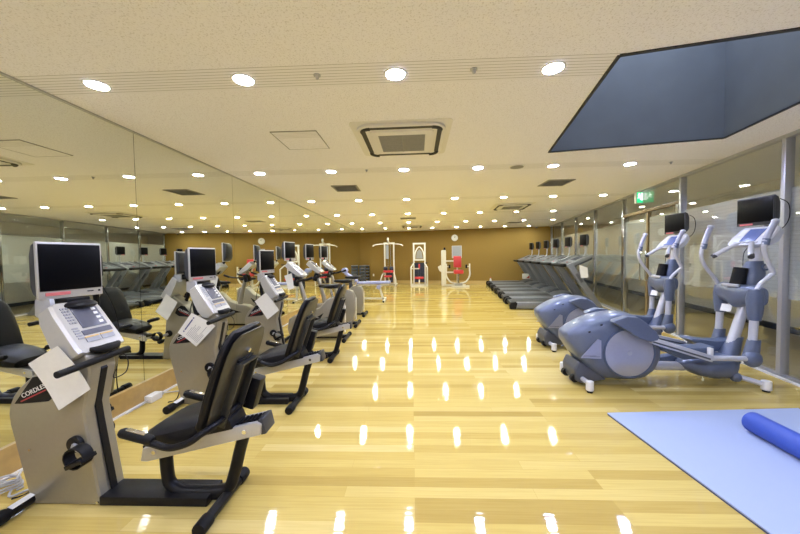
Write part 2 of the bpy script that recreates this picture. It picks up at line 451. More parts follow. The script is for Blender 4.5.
def cassette(x, y, rz, label):
    t = thing('air_conditioner', label, 'air conditioner', (x, y, CEIL), rz, 'ceiling cassette air conditioners')
    B().prism(rrect(.95, .95, .05), -.004, 0, 'z').put('surround_plate', 'ac', t)
    B().prism(rrect(.84, .86, .13, 6), -.03, -.004, 'z', bev=.008).put('casing', 'ac', t)
    s = B()
    for sx, sy, w, d in ((0, .375, .60, .045), (0, -.375, .60, .045), (.365, 0, .045, .62), (-.365, 0, .045, .62)):
        s.box((sx, sy, -.0312), (w, d, .003))
    for a in range(4):
        pts = []
        for k in range(6):
            th = math.radians(a*90 + 90*k/5); pts.append((math.copysign(.29, math.cos(math.radians(a*90+45))) + .085*math.cos(th), math.copysign(.30, math.sin(math.radians(a*90+45))) + .085*math.sin(th), -.0308))
        s.tube(pts, .02, n=6, smooth=False)
    s.put('vent_slot', 'slot', t)
    B().prism(rrect(.62, .63, .03), -.042, -.03, 'z', bev=.004).put('panel', 'ac', t)
    g = B().box((0, 0, -.0425), (.46, .46, .003))
    for k in range(16): g.box((0, -.22+.0293*k, -.0455), (.45, .008, .004))
    g.box((0, 0, -.046), (.012, .46, .006))
    g.put('grille', 'grille', t)
    return t
cassette(-.075, 3.30, -.02, 'white ceiling cassette air conditioner nearest the camera, dark rounded air slot')
cassette(2.55, 8.0, -.1, 'ceiling cassette air conditioner over the treadmill side, past the dark light well')
cassette(.04, 12.9, 0, 'ceiling cassette air conditioner farthest away, just before the brown back wall')

def vent(x, y, w, d, label):
    t = thing('ceiling_vent', label, 'vent', (x, y, CEIL), 0, 'square vent grilles in the ceiling')
    f = B()
    for sx, sy, a, b_ in ((0, d/2-.015, w, .03), (0, -d/2+.015, w, .03), (w/2-.015, 0, .03, d), (-w/2+.015, 0, .03, d)): f.box((sx, sy, -.006), (a, b_, .012))
    f.put('frame', 'grille', t)
    B().box((0, 0, -.002), (w-.04, d-.04, .003)).put('backing', 'slot', t)
    n = 12; sl = B()
    for k in range(n): sl.box((0, -d/2+.04+(d-.08)*k/(n-1), -.008), (w-.05, .018, .004), (.5, 0, 0))
    sl.put('slat', 'grille', t)
vent(-1.14, 5.53, .44, .47, 'square grey ceiling vent near the mirror side')
vent(2.50, 5.48, .44, .46, 'square ceiling vent beyond the dark light well')
vent(-.09, 10.15, .5, .4, 'small far ceiling vent in front of the farthest air conditioner')
vent(3.95, 12.1, .5, .4, 'small far ceiling vent above the treadmills')
# access hatch
t = thing('access_panel', 'square flush access hatch in the ceiling left of the near air conditioner', 'access hatch', (-1.125, 3.24, CEIL), 0)
B().box((0, 0, -.003), (.44, .48, .006)).put('panel', 'ceiling', t)
f = B()
for sx, sy, a, b_ in ((0, .243, .456, .006), (0, -.243, .456, .006), (.225, 0, .006, .49), (-.225, 0, .006, .49)): f.box((sx, sy, -.0035), (a, b_, .007))
f.put('frame', 'grille', t)
t = thing('ceiling_speaker', 'small round grey ceiling speaker left of the dark light well', 'speaker', (1.48, 4.41, CEIL), 0)
B().cyl((0, 0, -.012), (0, 0, 0), .10, .105, 28).put('rim', 'ac', t); B().cyl((0, 0, -.016), (0, 0, -.011), .088, n=28).put('grille', 'grille', t)
for k, (x, y, lab) in enumerate(((-.614, 2.10, 'tiny sprinkler head between the near downlights, left of centre'), (.428, 2.10, 'tiny round sprinkler head between the near downlights, right of centre'), (-.617, 4.40, 'tiny sprinkler head in the second downlight row, beyond the near air conditioner'), (3.544, 4.40, 'tiny sprinkler head by the glass wall, beyond the dark light well'))):
    t = thing('sprinkler_head', lab, 'sprinkler', (x, y, CEIL), 0, 'sprinkler heads in the ceiling')
    B().cyl((0, 0, -.005), (0, 0, 0), .024, n=16).put('ceiling_plate', 'brushed', t)
    B().cyl((0, 0, -.028), (0, 0, -.005), .009, .014, 12).put('nozzle', 'brushed', t)
# exit sign
t = thing('exit_sign', 'green running man exit sign hanging under the ceiling above the glass door', 'exit sign', (4.545, 6.40, CEIL), .35)
B().box((0, 0, -.135), (.185, .04, .235), bev=.006).put('housing', 'white_pl', t)
B().cyl((0, 0, -.012), (0, 0, 0), .03, n=12).put('mount', 'white_pl', t)
pn = B().box((0, -.0205, -.135), (.165, .004, .205)).put('panel', 'green', t)
g = B(); g.box((.048, -.0235, -.115), (.05, .003, .14))
g.cyl((-.025, -.025, -.06), (-.025, -.022, -.06), .014, n=12)
for a, b_, w in (((-.03, -.078), (-.02, -.115), .026), ((-.02, -.115), (.01, -.135), .016), ((.01, -.135), (.005, -.17), .014), ((-.022, -.115), (-.045, -.145), .016), ((-.045, -.145), (-.075, -.15), .013), ((-.028, -.085), (.008, -.095), .011), ((-.03, -.082), (-.062, -.098), .011)):
    g.bar((a[0], -.0235, a[1]), (b_[0], -.0235, b_[1]), .003, w)
g.put('pictogram', 'exitw', pn)
t = thing('security_camera', 'small white dome camera at the far right end of the ceiling', 'security camera', (5.55, 14.0, CEIL), 0)
B().cyl((0, 0, -.03), (0, 0, 0), .07, n=20).put('base', 'white_pl', t); B().ell((0, 0, -.035), (.055, .055, .055)).put('dome', 'lcd', t)

# ------------------------------------------------------------------ television used on the machines
def television(parent, loc, rz, W=.36, H=.36, screen_frac=.80, tilt=0, kind='silver_lt', post=None):
    """faces local +x of its own frame when rz = 0"""
    tv = bpy.data.objects.new('television', None); COL.objects.link(tv); tv.parent = parent; tv.location = loc; tv.rotation_euler = (0, tilt, rz)
    sh = H*screen_frac
    B().box((.0085, 0, 0), (.018, W, H), bev=.006).put('bezel', kind, tv)
    B().prism([(.0, -H*.47), (.0, H*.485), (-.028, H*.44), (-.046, H*.25), (-.046, -H*.28), (-.028, -H*.40)], -W/2*.985, W/2*.985, 'y', bev=.006).put('casing', 'casing', tv)
    B().box((.0185, 0, H/2-sh/2-.012), (.004, W-.016, sh), bev=.001).put('screen', 'screen', tv)
    B().box((.019, -W*.22, H/2-sh-.030), (.003, W*.36, .018)).put('label_strip', 'pinkred', tv)
    k = B(); k.box((.019, W*.28, H/2-sh-.030), (.003, .03, .006)); k.cyl((.016, W*.43, H/2-sh-.03), (.021, W*.43, H/2-sh-.03), .006, n=10)
    k.put('control_button', 'black', tv)
    return tv

# ------------------------------------------------------------------ recumbent bike (user faces -x, towards the mirror)
def recumbent():
    t = thing('recumbent_bike', '', 'exercise bike', (0, 0, 0), 0, 'recumbent bikes along the mirror')
    prof = [(-.03, 0), (-.45, 0), (-.455, .04), (-.515, .32), (-.545, .46), (-.550, .52), (-.543, .57), (-.520, .62), (-.485, .665), (-.44, .705), (-.37, .765), (-.27, .84), (-.18, .90), (-.07, .86), (-.055, .76), (-.09, .60), (-.105, .54), (-.09, .42), (-.05, .14)]
    body = B().prism(prof, -.08, .08, 'y', bev=.022, seg=3).put('body_shell', 'silver', t)
    for (x, z) in ((-.42, .02), (-.05, .02), (-.43, .32)):
        for s in (-1, 1): B().cyl((x, s*.079, z), (x, s*.084, z), .008, n=10).put('screw', 'chrome', body)
    B().prism([(-.028, .03), (-.022, .03), (-.085, .46), (-.096, .56), (-.05, .76), (-.062, .78), (-.115, .56)], -.018, .018, 'y').put('rear_channel', 'black', t)
    for s in (-1, 1):                                     # dark pointed badge with the writing
        pr = [(-.50, .585), (-.46, .585), (-.30, .60), (-.245, .64), (-.27, .70), (-.33, .745), (-.385, .735)]
        lp = B().prism(pr, s*.0785, s*.0835, 'y').put('badge_panel', 'black', t)
        a = B().bar((-.46, s*.0845, .598), (-.31, s*.0845, .665), .002, .007).put('red_line', 'red', lp)
        lettering('CORDLESS', .036, 'white', lp, (-.375, s*.0845, .662), (PI/2, 0, 0) if s < 0 else (PI/2, 0, PI), 'lettering')
        for o in lp.children:
            if o.name.startswith('lettering'): o.rotation_euler = (Matrix.Rotation(0 if s < 0 else PI, 3, 'Z') @ Matrix.Rotation(-.42*(1 if s < 0 else -1), 3, 'Y') @ Matrix.Rotation(PI/2, 3, 'X')).to_euler()
    B().cyl((-.15, -.10, .36), (-.15, .10, .36), .045, n=24, bev=.006).put('crank_axle', 'black', t)
    for s, a in ((-1, -.35), (1, -.35+PI)):
        ex, ez = -.15 + .12*math.cos(a), .36 + .12*math.sin(a)
        B().bar((-.15, s*.105, .36), (ex, s*.112, ez), .018, .032, .004).put('crank_arm', 'brushed', t)
        p = B(); p.box((ex, s*.165, ez), (.10, .085, .025), (0, -.4, 0), bev=.006); p.cyl((ex, s*.11, ez), (ex, s*.2, ez), .010)
        p = p.put('pedal', 'black', t)
        st = B(); st.tube([(ex+.045*math.cos(q)-.01, s*.165, ez+.052*math.sin(q)+.018) for q in [k*2*PI/14 for k in range(15)]], .001, n=4, smooth=False)
        rg = B(); n = 16
        rings = []
        for k in range(n+1):
            q = 2*PI*k/n; c, s2 = math.cos(q), math.sin(q)
            rings.append([(ex-.012+.058*c, s*.165+dy, ez+.022+.058*s2) for dy in (-.028, .028)] + [(ex-.012+.052*c, s*.165+dy, ez+.022+.052*s2) for dy in (.028, -.028)])
        rg.loft(rings, cap=False); rg.put('toe_strap', 'rubber', p)
    # base
    B().box((.27, -.005, .026), (.62, .15, .05), bev=.006).put('base_beam', 'black', t)
    for nm, x in (('front_stabilizer', -.44), ('rear_stabilizer', .665)):
        sb = B(); ye = .20 if x < 0 else .10; sb.tube([(x, -.20, .035), (x, ye, .035)], .028, n=12)
        if x < 0: sb.bar((x, 0, .03), (-.36, 0, .03), .1, .04)
        else: sb.bar((.56, 0, .03), (x, 0, .035), .08, .04)
        sb = sb.put(nm, 'black', t)
        for s in (-1, 1):
            e_ = .19 if s < 0 or x < 0 else .08
            B().cyl((x, s*e_, .036), (x, s*(e_+.08), .036), .0355, n=14, bev=.006).put('foot_cap', 'rubber', sb)
        if x < 0:
            B().box((x+.012, -.13, .064), (.03, .10, .002), (0, .35, 0)).put('sticker', 'white', sb)
    # bent tube carrying the rail
    B().tube([(.30, -.01, .31), (.305, -.01, .16), (.32, -.01, .085), (.38, -.01, .043), (.46, -.01, .037), (.60, -.01, .040), (.67, -.01, .07), (.705, -.01, .16), (.74, -.01, .29), (.775, -.01, .40)], .033, n=12).put('frame_tube', 'black', t)
    # rail
    sl = math.atan2(.165, .72)
    def rp(x): return .305 + (x-.20)*math.tan(sl) - .02
    rail = B()
    for s in (-1, 1): rail.prism([(.20, rp(.20)-.035), (.215, rp(.215)+.035), (.87, rp(.87)+.038), (.895, rp(.895)+.02), (.89, rp(.89)-.038), (.24, rp(.24)-.045)], s*.055-.014, s*.055+.014, 'y', bev=.006)
    rail.bar((.23, 0, rp(.23)-.01), (.885, 0, rp(.885)-.012), .10, .03)
    rail = rail.put('seat_rail', 'silver_lt', t)
    B().box((.225, 0, rp(.22)+.028), (.05, .10, .03), (0, -sl, 0), bev=.004).put('rail_cap', 'black', rail)
    rb = B()
    for k in range(7): rb.box((.72+.025*k, 0, rp(.72+.025*k)+.034), (.012, .075, .022), (0, -sl, 0))
    rb.box((.80, 0, rp(.80)+.02), (.19, .085, .02), (0, -sl, 0)); rb.put('rack_teeth', 'black', rail)
    B().box((.893, 0, rp(.893)), (.03, .115, .085), (0, -sl, 0), bev=.006).put('rail_end_cap', 'casing', rail)
    for x in (.28, .80):
        for s in (-1, 1): B().cyl((x, s*.068, rp(x)), (x, s*.073, rp(x)), .012, n=10).put('rail_bolt', 'chrome', rail)
    # carriage
    B().prism([(.46, rp(.46)+.03), (.48, rp(.48)+.085), (.66, rp(.66)+.12), (.72, rp(.72)+.09), (.74, rp(.74)+.03)], -.075, .075, 'y', bev=.01).put('carriage', 'black', t)
    # seat cushion
    rings = []
    for x, z, h, w in ((.19, .375, .015, .10), (.205,   .372, .042, .14), (.28, .398, .058, .175), (.40, .425, .066, .19), (.50, .450, .064, .185), (.56, .465, .05, .17), (.585, .472, .015, .14)):
        rings.append([(x + .078 - v*.25, u, z + .028 + v) for u, v in srect(w, h, 3.2, 22)])
    B().loft(rings).put('seat', 'vinyl', t)
    # backrest
    ax = Vector((.205, 0, .58)).normalized(); nx = Vector((-.58, 0, .205)).normalized()      # along, and toward the rider
    o0 = Vector((.598, 0, .428))
    rings = []; L = .64
    for u, w, h in ((.025, .12, .010), (.04, .165, .026), (.08, .192, .034), (.25, .205, .036), (.40, .208, .034), (.50, .202, .030), (.565, .180, .026), (.598, .140, .018), (.606, .09, .006)):
        rings.append([tuple(o0 + ax*u + nx*(v + .018*math.cos(PI*y/w/2)*0) + Vector((0, y, 0))) for y, v in srect(w, h, 3.0, 24)])
    bk = B().loft(rings).put('backrest', 'vinyl', t)
    rings = []
    for u, w in ((.035, .14), (.08, .180), (.25, .194), (.40, .197), (.50, .190), (.562, .168), (.592, .12)):
        rings.append([tuple(o0 + ax*u + nx*(-.034) + Vector((0, y, 0)) - nx*v) for y, v in ((-w, 0), (-w*.9, .006), (w*.9, .006), (w, 0))])
    B().loft(rings).put('back_plate', 'backplate', bk)
    bc = o0 - nx*.062
    br = B()
    for s in (-1, 1): br.bar(bc + ax*.05 + V(0, s*.078, 0), bc + ax*.42 + V(0, s*.078, 0), .010, .046, .002)
    br.bar(bc + ax*.415 + V(0, -.082, 0), bc + ax*.415 + V(0, .082, 0), .046, .010)
    br.bar(bc + ax*.07 + V(0, -.082, 0), bc + ax*.07 + V(0, .082, 0), .046, .010)
    br.put('mounting_bracket', 'bracket', bk)
    B().box(tuple(o0 + ax*.25 - nx*.046), (.012, .15, .37), Matrix((nx, V(0, 1, 0), ax)).transposed().to_4x4()).put('slide_plate', 'black', bk)
    kn = B(); c = o0 + ax*.475 - nx*.045; kn.cyl(c + nx*.015, c - nx*.012, .012); kn.put('fixing_knob', 'chrome', bk)
    B().bar(o0 + ax*.06 - nx*.06, (.66, 0, rp(.66)+.06), .13, .10, .01).put('back_hinge', 'black', t)
    B().box((.735, .175, .545), (.075, .08, .20), (0, .30, 0), bev=.015).put('adjuster_lever', 'black', t)
    # seat handles
    for s in (-1, 1):
        B().tube([(.375, s*.225, .468), (.44, s*.225, .443), (.51, s*.225, .430), (.60, s*.222, .455), (.655, s*.20, .49), (.69, s*.12, .505), (.69, 0, .505)], .017, n=10).put('handle_tube', 'black', t)
        gp = B().tube([(.248, s*.225, .507), (.263, s*.225, .505), (.40, s*.225, .470), (.415, s*.225, .465)], [.018, .025, .025, .019], n=12, smooth=False).put('hand_grip', 'rubber', t)
        B().box((.333, s*.225, .512), (.10, .022, .006), (0, .245, 0), bev=.002).put('pulse_sensor', 'chrome', gp)
    # handlebar under the console
    B().tube([(-.035, -.255, .814), (-.035, -.23, .815), (-.035, .11, .831), (-.035, .135, .832)], .0185, n=12, smooth=False).put('front_handlebar', 'rubber', t)
    # console: slanted head facing the rider
    d = V(.18, 0, -.27).normalized(); nrm = V(.27, 0, .18).normalized(); c0 = V(-.150, .020, 1.005)
    RM = Matrix((d, V(0, 1, 0), nrm)).transposed().to_4x4(); L2 = .33
    def cp(u, v, w): return c0 + d*u + V(0, v, 0) + nrm*w
    rings = []
    for u, w, h0 in ((-.165, .108, -.06), (-.155, .126, -.08), (-.10, .133, -.10), (.05, .137, -.125), (.12, .138, -.115), (.150, .134, -.085), (.158, .118, -.065)):
        rings.append([tuple(cp(u, y, v)) for y, v in ((-w, h0), (-w, -.012), (-w*.9, 0), (w*.9, 0), (w, -.012), (w, h0))])
    con = B().loft(rings).put('console', 'silver_lt', t)
    B().box(cp(-.055, .025, .002), (.135, .14, .005), RM, bev=.002).put('display', 'lcd', con)
    k = B()
    for i in range(6):
        for j in range(3): k.box(cp(-.125+.019*i, -.088+.014*j, .002), (.012, .009, .004), RM)
    k.put('number_key', 'key', con); k = B()
    for j in range(5): k.box(cp(.005+.016*j, -.085, .002), (.009, .030, .004), RM)
    k.put('side_key', 'key', con)
    k = B()
    for i in range(4): k.box(cp(-.10+.03*i, .068, .005), (.015, .022, .004), RM)
    k.put('display_button', 'white', con)
    B().box(cp(.042, .020, .002), (.03, .165, .005), RM).put('speed_strip', 'lcd', con)
    k = B()
    for v in (-.03, .055): k.box(cp(.090, v, .002), (.026, .075, .005), RM)
    k = k.put('function_key', 'key', con)
    k2 = B()
    for v in (-.03, .055): k2.box(cp(.071, v, .003), (.007, .075, .005), RM)
    k2.put('amber_key', 'yellowkey', con)
    B().tube([cp(.145, -.08, -.005), cp(.165, -.045, .01), cp(.17, .0, .015), cp(.165, .05, .01), cp(.148, .09, -.005)], [.012, .022, .026, .022, .012], n=10).put('phone_rest', 'rubber', con)
    cb_ = B(); cb_.tube([cp(.15, .10, -.05), (-.03, .12, .78), (-.02, .10, .70), (-.05, .05, .68), (-.07, .085, .72)], .003, n=6)
    cb_.put('console_cable', 'black', t)
    # television on its arm
    ar = B(); ar.tube([(-.30, .03, .74), (-.36, .04, .92), (-.34, .05, 1.10), (-.30, .06, 1.22)], .024, n=10); ar.box((-.285, .055, 1.15), (.08, .13, .03), bev=.01); ar.ell((-.26, .05, 1.12), (.085, .10, .03))
    ar.put('screen_arm', 'black', t)
    br_ = B().prism([(-.345, 1.17), (-.26, 1.17), (-.255, 1.12), (-.32, 1.06), (-.35, 1.08)], -.085, -.06, 'y', bev=.004); br_.put('screen_bracket', 'brushed', t)
    television(t, (-.275, .038, 1.328), -.20, .302, .32, .82)
    c_ = B(); c_.tube([(-.335, .09, 1.20), (-.46, .12, .9), (-.50, .12, .6), (-.52, .05, .25), (-.56, .02, .02), (-.60, -.05, .008)], .005, n=6); c_.put('screen_cable', 'black', t)
    return t
rb = recumbent(); rb.location = (-1.735, 1.712, 0); rb['label'] = 'silver recumbent exercise bike nearest the camera, large console with keypad facing the room'
copy_thing(rb, (-1.76, 2.90, 0), 'silver recumbent exercise bike second from the camera, printed notice hanging from its handlebar')
copy_thing(rb, (-1.74, 4.20, 0), 'silver recumbent exercise bike third from the camera, blank white sheet hanging by its console')

# ------------------------------------------------------------------ upright bike
def upright():
    t = thing('upright_bike', '', 'exercise bike', (0, 0, 0), 0, 'upright bikes farther along the mirror')
    prof = [(-.42, .06), (-.46, .20), (-.43, .36), (-.30, .44), (-.12, .46), (.08, .54), (.22, .68), (.34, .72), (.44, .70), (.49, .58), (.50, .30), (.44, .06)]
    body = B().prism(prof, -.085, .085, 'y', bev=.03, seg=3).put('body_shell', 'silver', t)
    for s in (-1, 1):
        B().prism([(-.20, .30), (.0, .36), (.16, .46), (.10, .36), (-.02, .28)], s*.084, s*.088, 'y').put('badge_panel', 'black', body)
    B().prism([(.485, .12), (.495, .12), (.505, .56), (.495, .56)], -.03, .03, 'y').put('rear_strip', 'white_pl', body)
    B().bar((-.45, 0, .05), (.52, 0, .05), .10, .05, .006).put('base_beam', 'black', t)
    for nm, x in (('front_stabilizer', -.47), ('rear_stabilizer', .52)):
        sb = B().tube([(x, -.20, .035), (x, .20, .035)], .027, n=12).put(nm, 'black', t)
        for s in (-1, 1): B().cyl((x, s*.19, .036), (x, s*.25, .036), .0355, n=12, bev=.006).put('foot_cap', 'rubber', sb)
    B().tube([(-.12, 0, .42), (-.17, 0, .65), (-.24, 0, .90), (-.31, 0, 1.12)], [.05, .042, .036, .034], n=12).put('steering_column', 'silver', t)
    B().cyl((.30, 0, .66), (.26, 0, .86), .022).put('seat_post', 'chrome', t)
    rings = []
    for x, w, z, h in ((.06, .015, .905, .012), (.09, .03, .905, .026), (.20, .055, .90, .034), (.28, .10, .90, .040), (.36, .125, .905, .042), (.41, .11, .91, .034), (.425, .07, .912, .012)):
        rings.append([(x, u, z+v-.01) for u, v in srect(w, h, 2.6, 18)])
    B().loft(rings).put('saddle', 'vinyl', t)
    B().cyl((-.02, -.11, .30), (-.02, .11, .30), .05, n=20).put('crank_axle', 'black', t)
    for s, a in ((-1, -.6), (1, -.6+PI)):
        ex, ez = -.02+.16*math.cos(a), .30+.16*math.sin(a)
        B().bar((-.02, s*.112, .30), (ex, s*.12, ez), .016, .03, .004).put('crank_arm', 'brushed', t)
        B().box((ex, s*.17, ez), (.10, .09, .03), bev=.008).put('pedal', 'black', t)
    hb = B()
    for s in (-1, 1):
        hb.tube([(-.27, s*.02, 1.0), (-.25, s*.14, 1.0), (-.20, s*.22, 1.0), (-.07, s*.235, 1.02), (.03, s*.235, 1.05)], .016, n=10)
    hb.put('handlebar', 'black', t)
    for s in (-1, 1): B().tube([(-.06, s*.235, 1.02), (.04, s*.235, 1.055)], .022, n=10).put('hand_grip', 'rubber', t)
    d = V(.235, 0, -.21).normalized(); nrm = V(.21, 0, .235).normalized(); c0 = V(-.28, 0, 1.20)
    RM = Matrix((d, V(0, 1, 0), nrm)).transposed().to_4x4()
    def cp(u, v, w): return c0 + d*u + V(0, v, 0) + nrm*w
    rings = []
    for u, w, h0 in ((-.17, .09, -.06), (-.16, .11, -.09), (.0, .125, -.09), (.13, .125, -.06), (.17, .10, -.03)):
        rings.append([tuple(cp(u, y, v)) for y, v in ((-w, h0), (-w, -.012), (-w*.9, 0), (w*.9, 0), (w, -.012), (w, h0))])
    con = B().loft(rings).put('console', 'silver_lt', t)
    B().box(cp(-.05, 0, .002), (.14, .15, .005), RM).put('display', 'lcd', con)
    k = B()
    for i in range(3):
        for j in range(5): k.box(cp(.05+.026*i, -.08+.038*j, .002), (.016, .026, .004), RM)
    k.put('keypad', 'key', con)
    B().box((-.29, 0, .98), (.09, .16, .16), (0, .3, 0), bev=.025).put('accessory_pouch', 'black', t)
    B().tube([(-.34, 0, 1.12), (-.40, .03, 1.25), (-.44, .07, 1.36)], .02, n=10).put('screen_arm', 'black', t)
    television(t, (-.455, .085, 1.487), -.20, .305, .32, .82)
    return t
ub = upright(); ub.location = (-1.62, 5.12, 0); ub['label'] = 'silver upright exercise bike just beyond the recumbent bikes, black saddle toward the room'
copy_thing(ub, (-1.62, 6.15, 0), 'silver upright exercise bike in the middle of the three uprights')
copy_thing(ub, (-1.62, 7.18, 0), 'silver upright exercise bike farthest along the mirror')

# papers
def sheet(name, corners, label, lines=None, group='paper sheets hanging on the bikes', bow=.012):
    t = thing(name, label, 'paper', tuple(sum((Vector(c) for c in corners), Vector())/4), 0, group)
    o = t.location.copy(); C = [Vector(c)-o for c in corners]
    n = 8; nr = (C[1]-C[0]).cross(C[3]-C[0]).normalized()
    bm = B()
    def pt(u, v, k): return (C[0]*(1-u)+C[1]*u)*(1-v) + (C[3]*(1-u)+C[2]*u)*v + nr*(bow*math.sin(PI*v)*(.6+.4*u) + k)
    G = [[[bm.bm.verts.new(pt(i/n, j/n, k)) for i in range(n+1)] for j in range(n+1)] for k in (0, .0012)]
    for k in (0, 1):
        for j in range(n):
            for i in range(n):
                q = [G[k][j][i], G[k][j][i+1], G[k][j+1][i+1], G[k][j+1][i]]
                bm.bm.faces.new(q if k else q[::-1])
    ed = [(0, i) for i in range(n)] + [(j, n) for j in range(n)] + [(n, i) for i in range(n, 0, -1)] + [(j, 0) for j in range(n, 0, -1)]
    for a, b_ in zip(ed, ed[1:]+ed[:1]): bm.bm.faces.new([G[0][a[0]][a[1]], G[0][b_[0]][b_[1]], G[1][b_[0]][b_[1]], G[1][a[0]][a[1]]])
    bmesh.ops.recalc_face_normals(bm.bm, faces=bm.bm.faces[:])
    bm.put('page', 'paper', t)
    if lines:
        for m_, rowsx in lines:
            lb = B()
            for (u0, u1, v, h) in rowsx:
                s = -1
                off = -.0016
                P = [pt(u0, v-h/2, off), pt(u1, v-h/2, off), pt(u1, v+h/2, off), pt(u0, v+h/2, off)]
                Q = [pt(u0, v-h/2, .0028), pt(u1, v-h/2, .0028), pt(u1, v+h/2, .0028), pt(u0, v+h/2, .0028)]
                lb.loft([P, Q])
            lb.put('printed_line', m_, t)
    return t
sheet('paper_sheet', [(-2.065, 1.570, .832), (-1.895, 1.570, .928), (-1.748, 1.592, .684), (-1.925, 1.585, .570)], 'blank white paper hanging tilted from the nearest recumbent bike')
random.seed(3)
ln = [(.12, .12+.25+.5*random.random(), .34+.062*k, .016) for k in range(10)]
sheet('paper_notice', [(-2.145, 2.735, .71), (-2.01, 2.735, .89), (-1.80, 2.750, .765), (-1.985, 2.745, .578)], 'white printed notice with a bold navy heading hanging on the second recumbent bike',
      [('blueprint', [(.16, .22, .17, .05), (.26, .78, .17, .045), (.82, .88, .17, .05)]), ('greyprint', ln)])
sheet('paper_sheet', [(-2.09, 4.03, .805), (-1.94, 4.03, .92), (-1.77, 4.045, .682), (-1.93, 4.04, .560)], 'blank white paper hanging tilted from the third recumbent bike')
sheet('paper_sheet', [(-2.07, 4.96, 1.085), (-1.945, 4.95, 1.125), (-1.915, 4.95, .88), (-2.01, 4.96, .85)], 'white paper hanging below the first upright bike console')

# ------------------------------------------------------------------ elliptical trainers (user faces +x, towards the glass)
def elliptical(ph, label, loc):
    """ph shifts the pedal levers along x"""
    t = thing('elliptical_trainer', label, 'elliptical trainer', loc, 0, 'elliptical trainers by the glass wall')
    X0 = 2.5                                             # local x = X - X0
    def L(x): return x - X0
    rings = []
    for x, zt, zb, w in ((1.595, .530, .495, .06), (1.615, .568, .44, .11), (1.68, .610, .34, .15), (1.77, .660, .22, .18), (1.88, .710, .11, .20), (2.0, .742, .072, .205), (2.12, .760, .062, .207), (2.25, .750, .060, .207), (2.36, .692, .075, .205), (2.44, .59, .14, .195), (2.49, .48, .24, .175), (2.52, .40, .32, .12)):
        rings.append([(L(x), u, (zt+zb)/2+v) for u, v in srect(w, (zt-zb)/2, 3.6, 32)])
    sh = B().loft(rings).put('drive_housing', 'ellblue', t)
    sk = B(); sk.prism([(1.665, .18), (1.71, .27), (1.86, .18), (2.0, .07), (1.74, .03), (1.68, .06)], -.14, .14, 'y', bev=.03, seg=3); sk.x = 0
    for v in sk.bm.verts: v.co.x -= X0
    sk.put('rear_skirt', 'tread', t)
    for s in (-.09, .09): B().cyl((L(1.685), s-.02, .075), (L(1.685), s+.02, .075), .042, n=16).put('transport_wheel', 'black', t)
    for s in (-1, 1):
        B().cyl((L(2.165), s*.19,   .372), (L(2.165), s*.214,   .372), .236, n=48, bev=.006).put('disc_cover', 'elldisc', sh)
        h = B(); h.cyl((L(2.165), s*.21,   .372), (L(2.165), s*.220,   .372), .022, n=16); h.put('hub_cap', 'brushed', sh)
        rgm = B(); n = 48
        rgm.loft([[(L(2.165)+r*math.cos(2*PI*k/n), s*y,   .372+r*math.sin(2*PI*k/n)) for k in range(n)] for r, y in ((.238, .206), (.238, .213), (.250, .213), (.252, .204))], cap=False)
        rgm.put('disc_rim', 'elldark', sh)
        fin = [(x_+.035, z_-.008) for x_, z_ in ((1.93, .70), (1.945, .725), (2.06, .762), (2.17, .750), (2.25, .690), (2.34, .605), (2.37, .555), (2.345, .522), (2.28, .512), (2.18, .545), (2.06, .625))]
        f = B().prism([(L(x), z) for x, z in fin], s*.20, s*.285, 'y', bev=.02, seg=3); f.put('crank_fin', 'ellblue', t)
        st = B().prism([(L(x), z) for x, z in ((1.69, .325), (1.855, .515), (1.89, .50), (1.892, .315))], s*.203, s*.2085, 'y', bev=0)
        st.put('side_badge', 'elldisc', sh)
        b_ = B(); b_.box((L(1.775), s*.2095, .345), (.13, .002, .004)); b_.box((L(1.83), s*.2095, .336), (.10, .002, .003)); b_.put('badge_print', 'tread', sh)
        bt = B()
        for x, z in ((1.90, .655), (1.79, .58)): bt.box((L(x), s*(.176 if x < 1.8 else .193), z), (.02, .012, .012), (0, -.3, 0))
        bt.put('housing_clip', 'black', sh)
    # rear feet
    rf = B(); rf.tube([(L(1.745), -.27, .085), (L(1.745), .27, .085)], .024, n=10); rf = rf.put('rear_stabilizer', 'ellsilver', t)
    for s in (-1, 1):
        B().cyl((L(1.745), s*.27, .022), (L(1.745), s*.27, .115), .036, .034, 16, bev=.006).put('foot_cap', 'white_pl', rf)
        B().cyl((L(1.745), s*.27, 0), (L(1.745), s*.27, .024), .026, n=14).put('foot_pad', 'rubber', rf)
    # centre tube, pod, front feet
    B().tube([(L(2.38), 0, .175), (L(2.95), 0, .165)], .046, n=14).put('frame_tube', 'ellsilver', t)
    rings = []
    for x, zt, zb, w in ((2.80, .215, .20, .02), (2.84, .235, .15, .07), (2.95, .275, .09, .13), (3.08, .30, .058, .165), (3.20, .305, .055, .17), (3.28, .30, .08, .15), (3.34, .27, .13, .10), (3.36, .22, .18, .03)):
        rings.append([(L(x), u, (zt+zb)/2+v) for u, v in srect(w, (zt-zb)/2, 2.6, 24)])
    B().loft(rings).put('front_pod', 'ellblue', t)
    ff = B()
    ff.tube([(L(3.44), -.25, .065), (L(3.33), -.17, .095), (L(3.25), -.08, .11), (L(3.25), .08, .11), (L(3.33), .17, .095), (L(3.44), .25, .065)], .026, n=10)
    ff = ff.put('front_stabilizer', 'ellsilver', t)
    for s in (-1, 1):
        B().ell((L(3.27), s*.13, .10), (.05, .05, .05), 12).put('stabilizer_boss', 'ellblue', ff)
        B().cyl((L(3.44), s*.25, .020), (L(3.44), s*.25, .11), .040, .038, 16, bev=.006).put('foot_cap', 'white_pl', ff)
        B().cyl((L(3.44), s*.25, 0), (L(3.44), s*.25, .022), .028, n=14).put('foot_pad', 'rubber', ff)
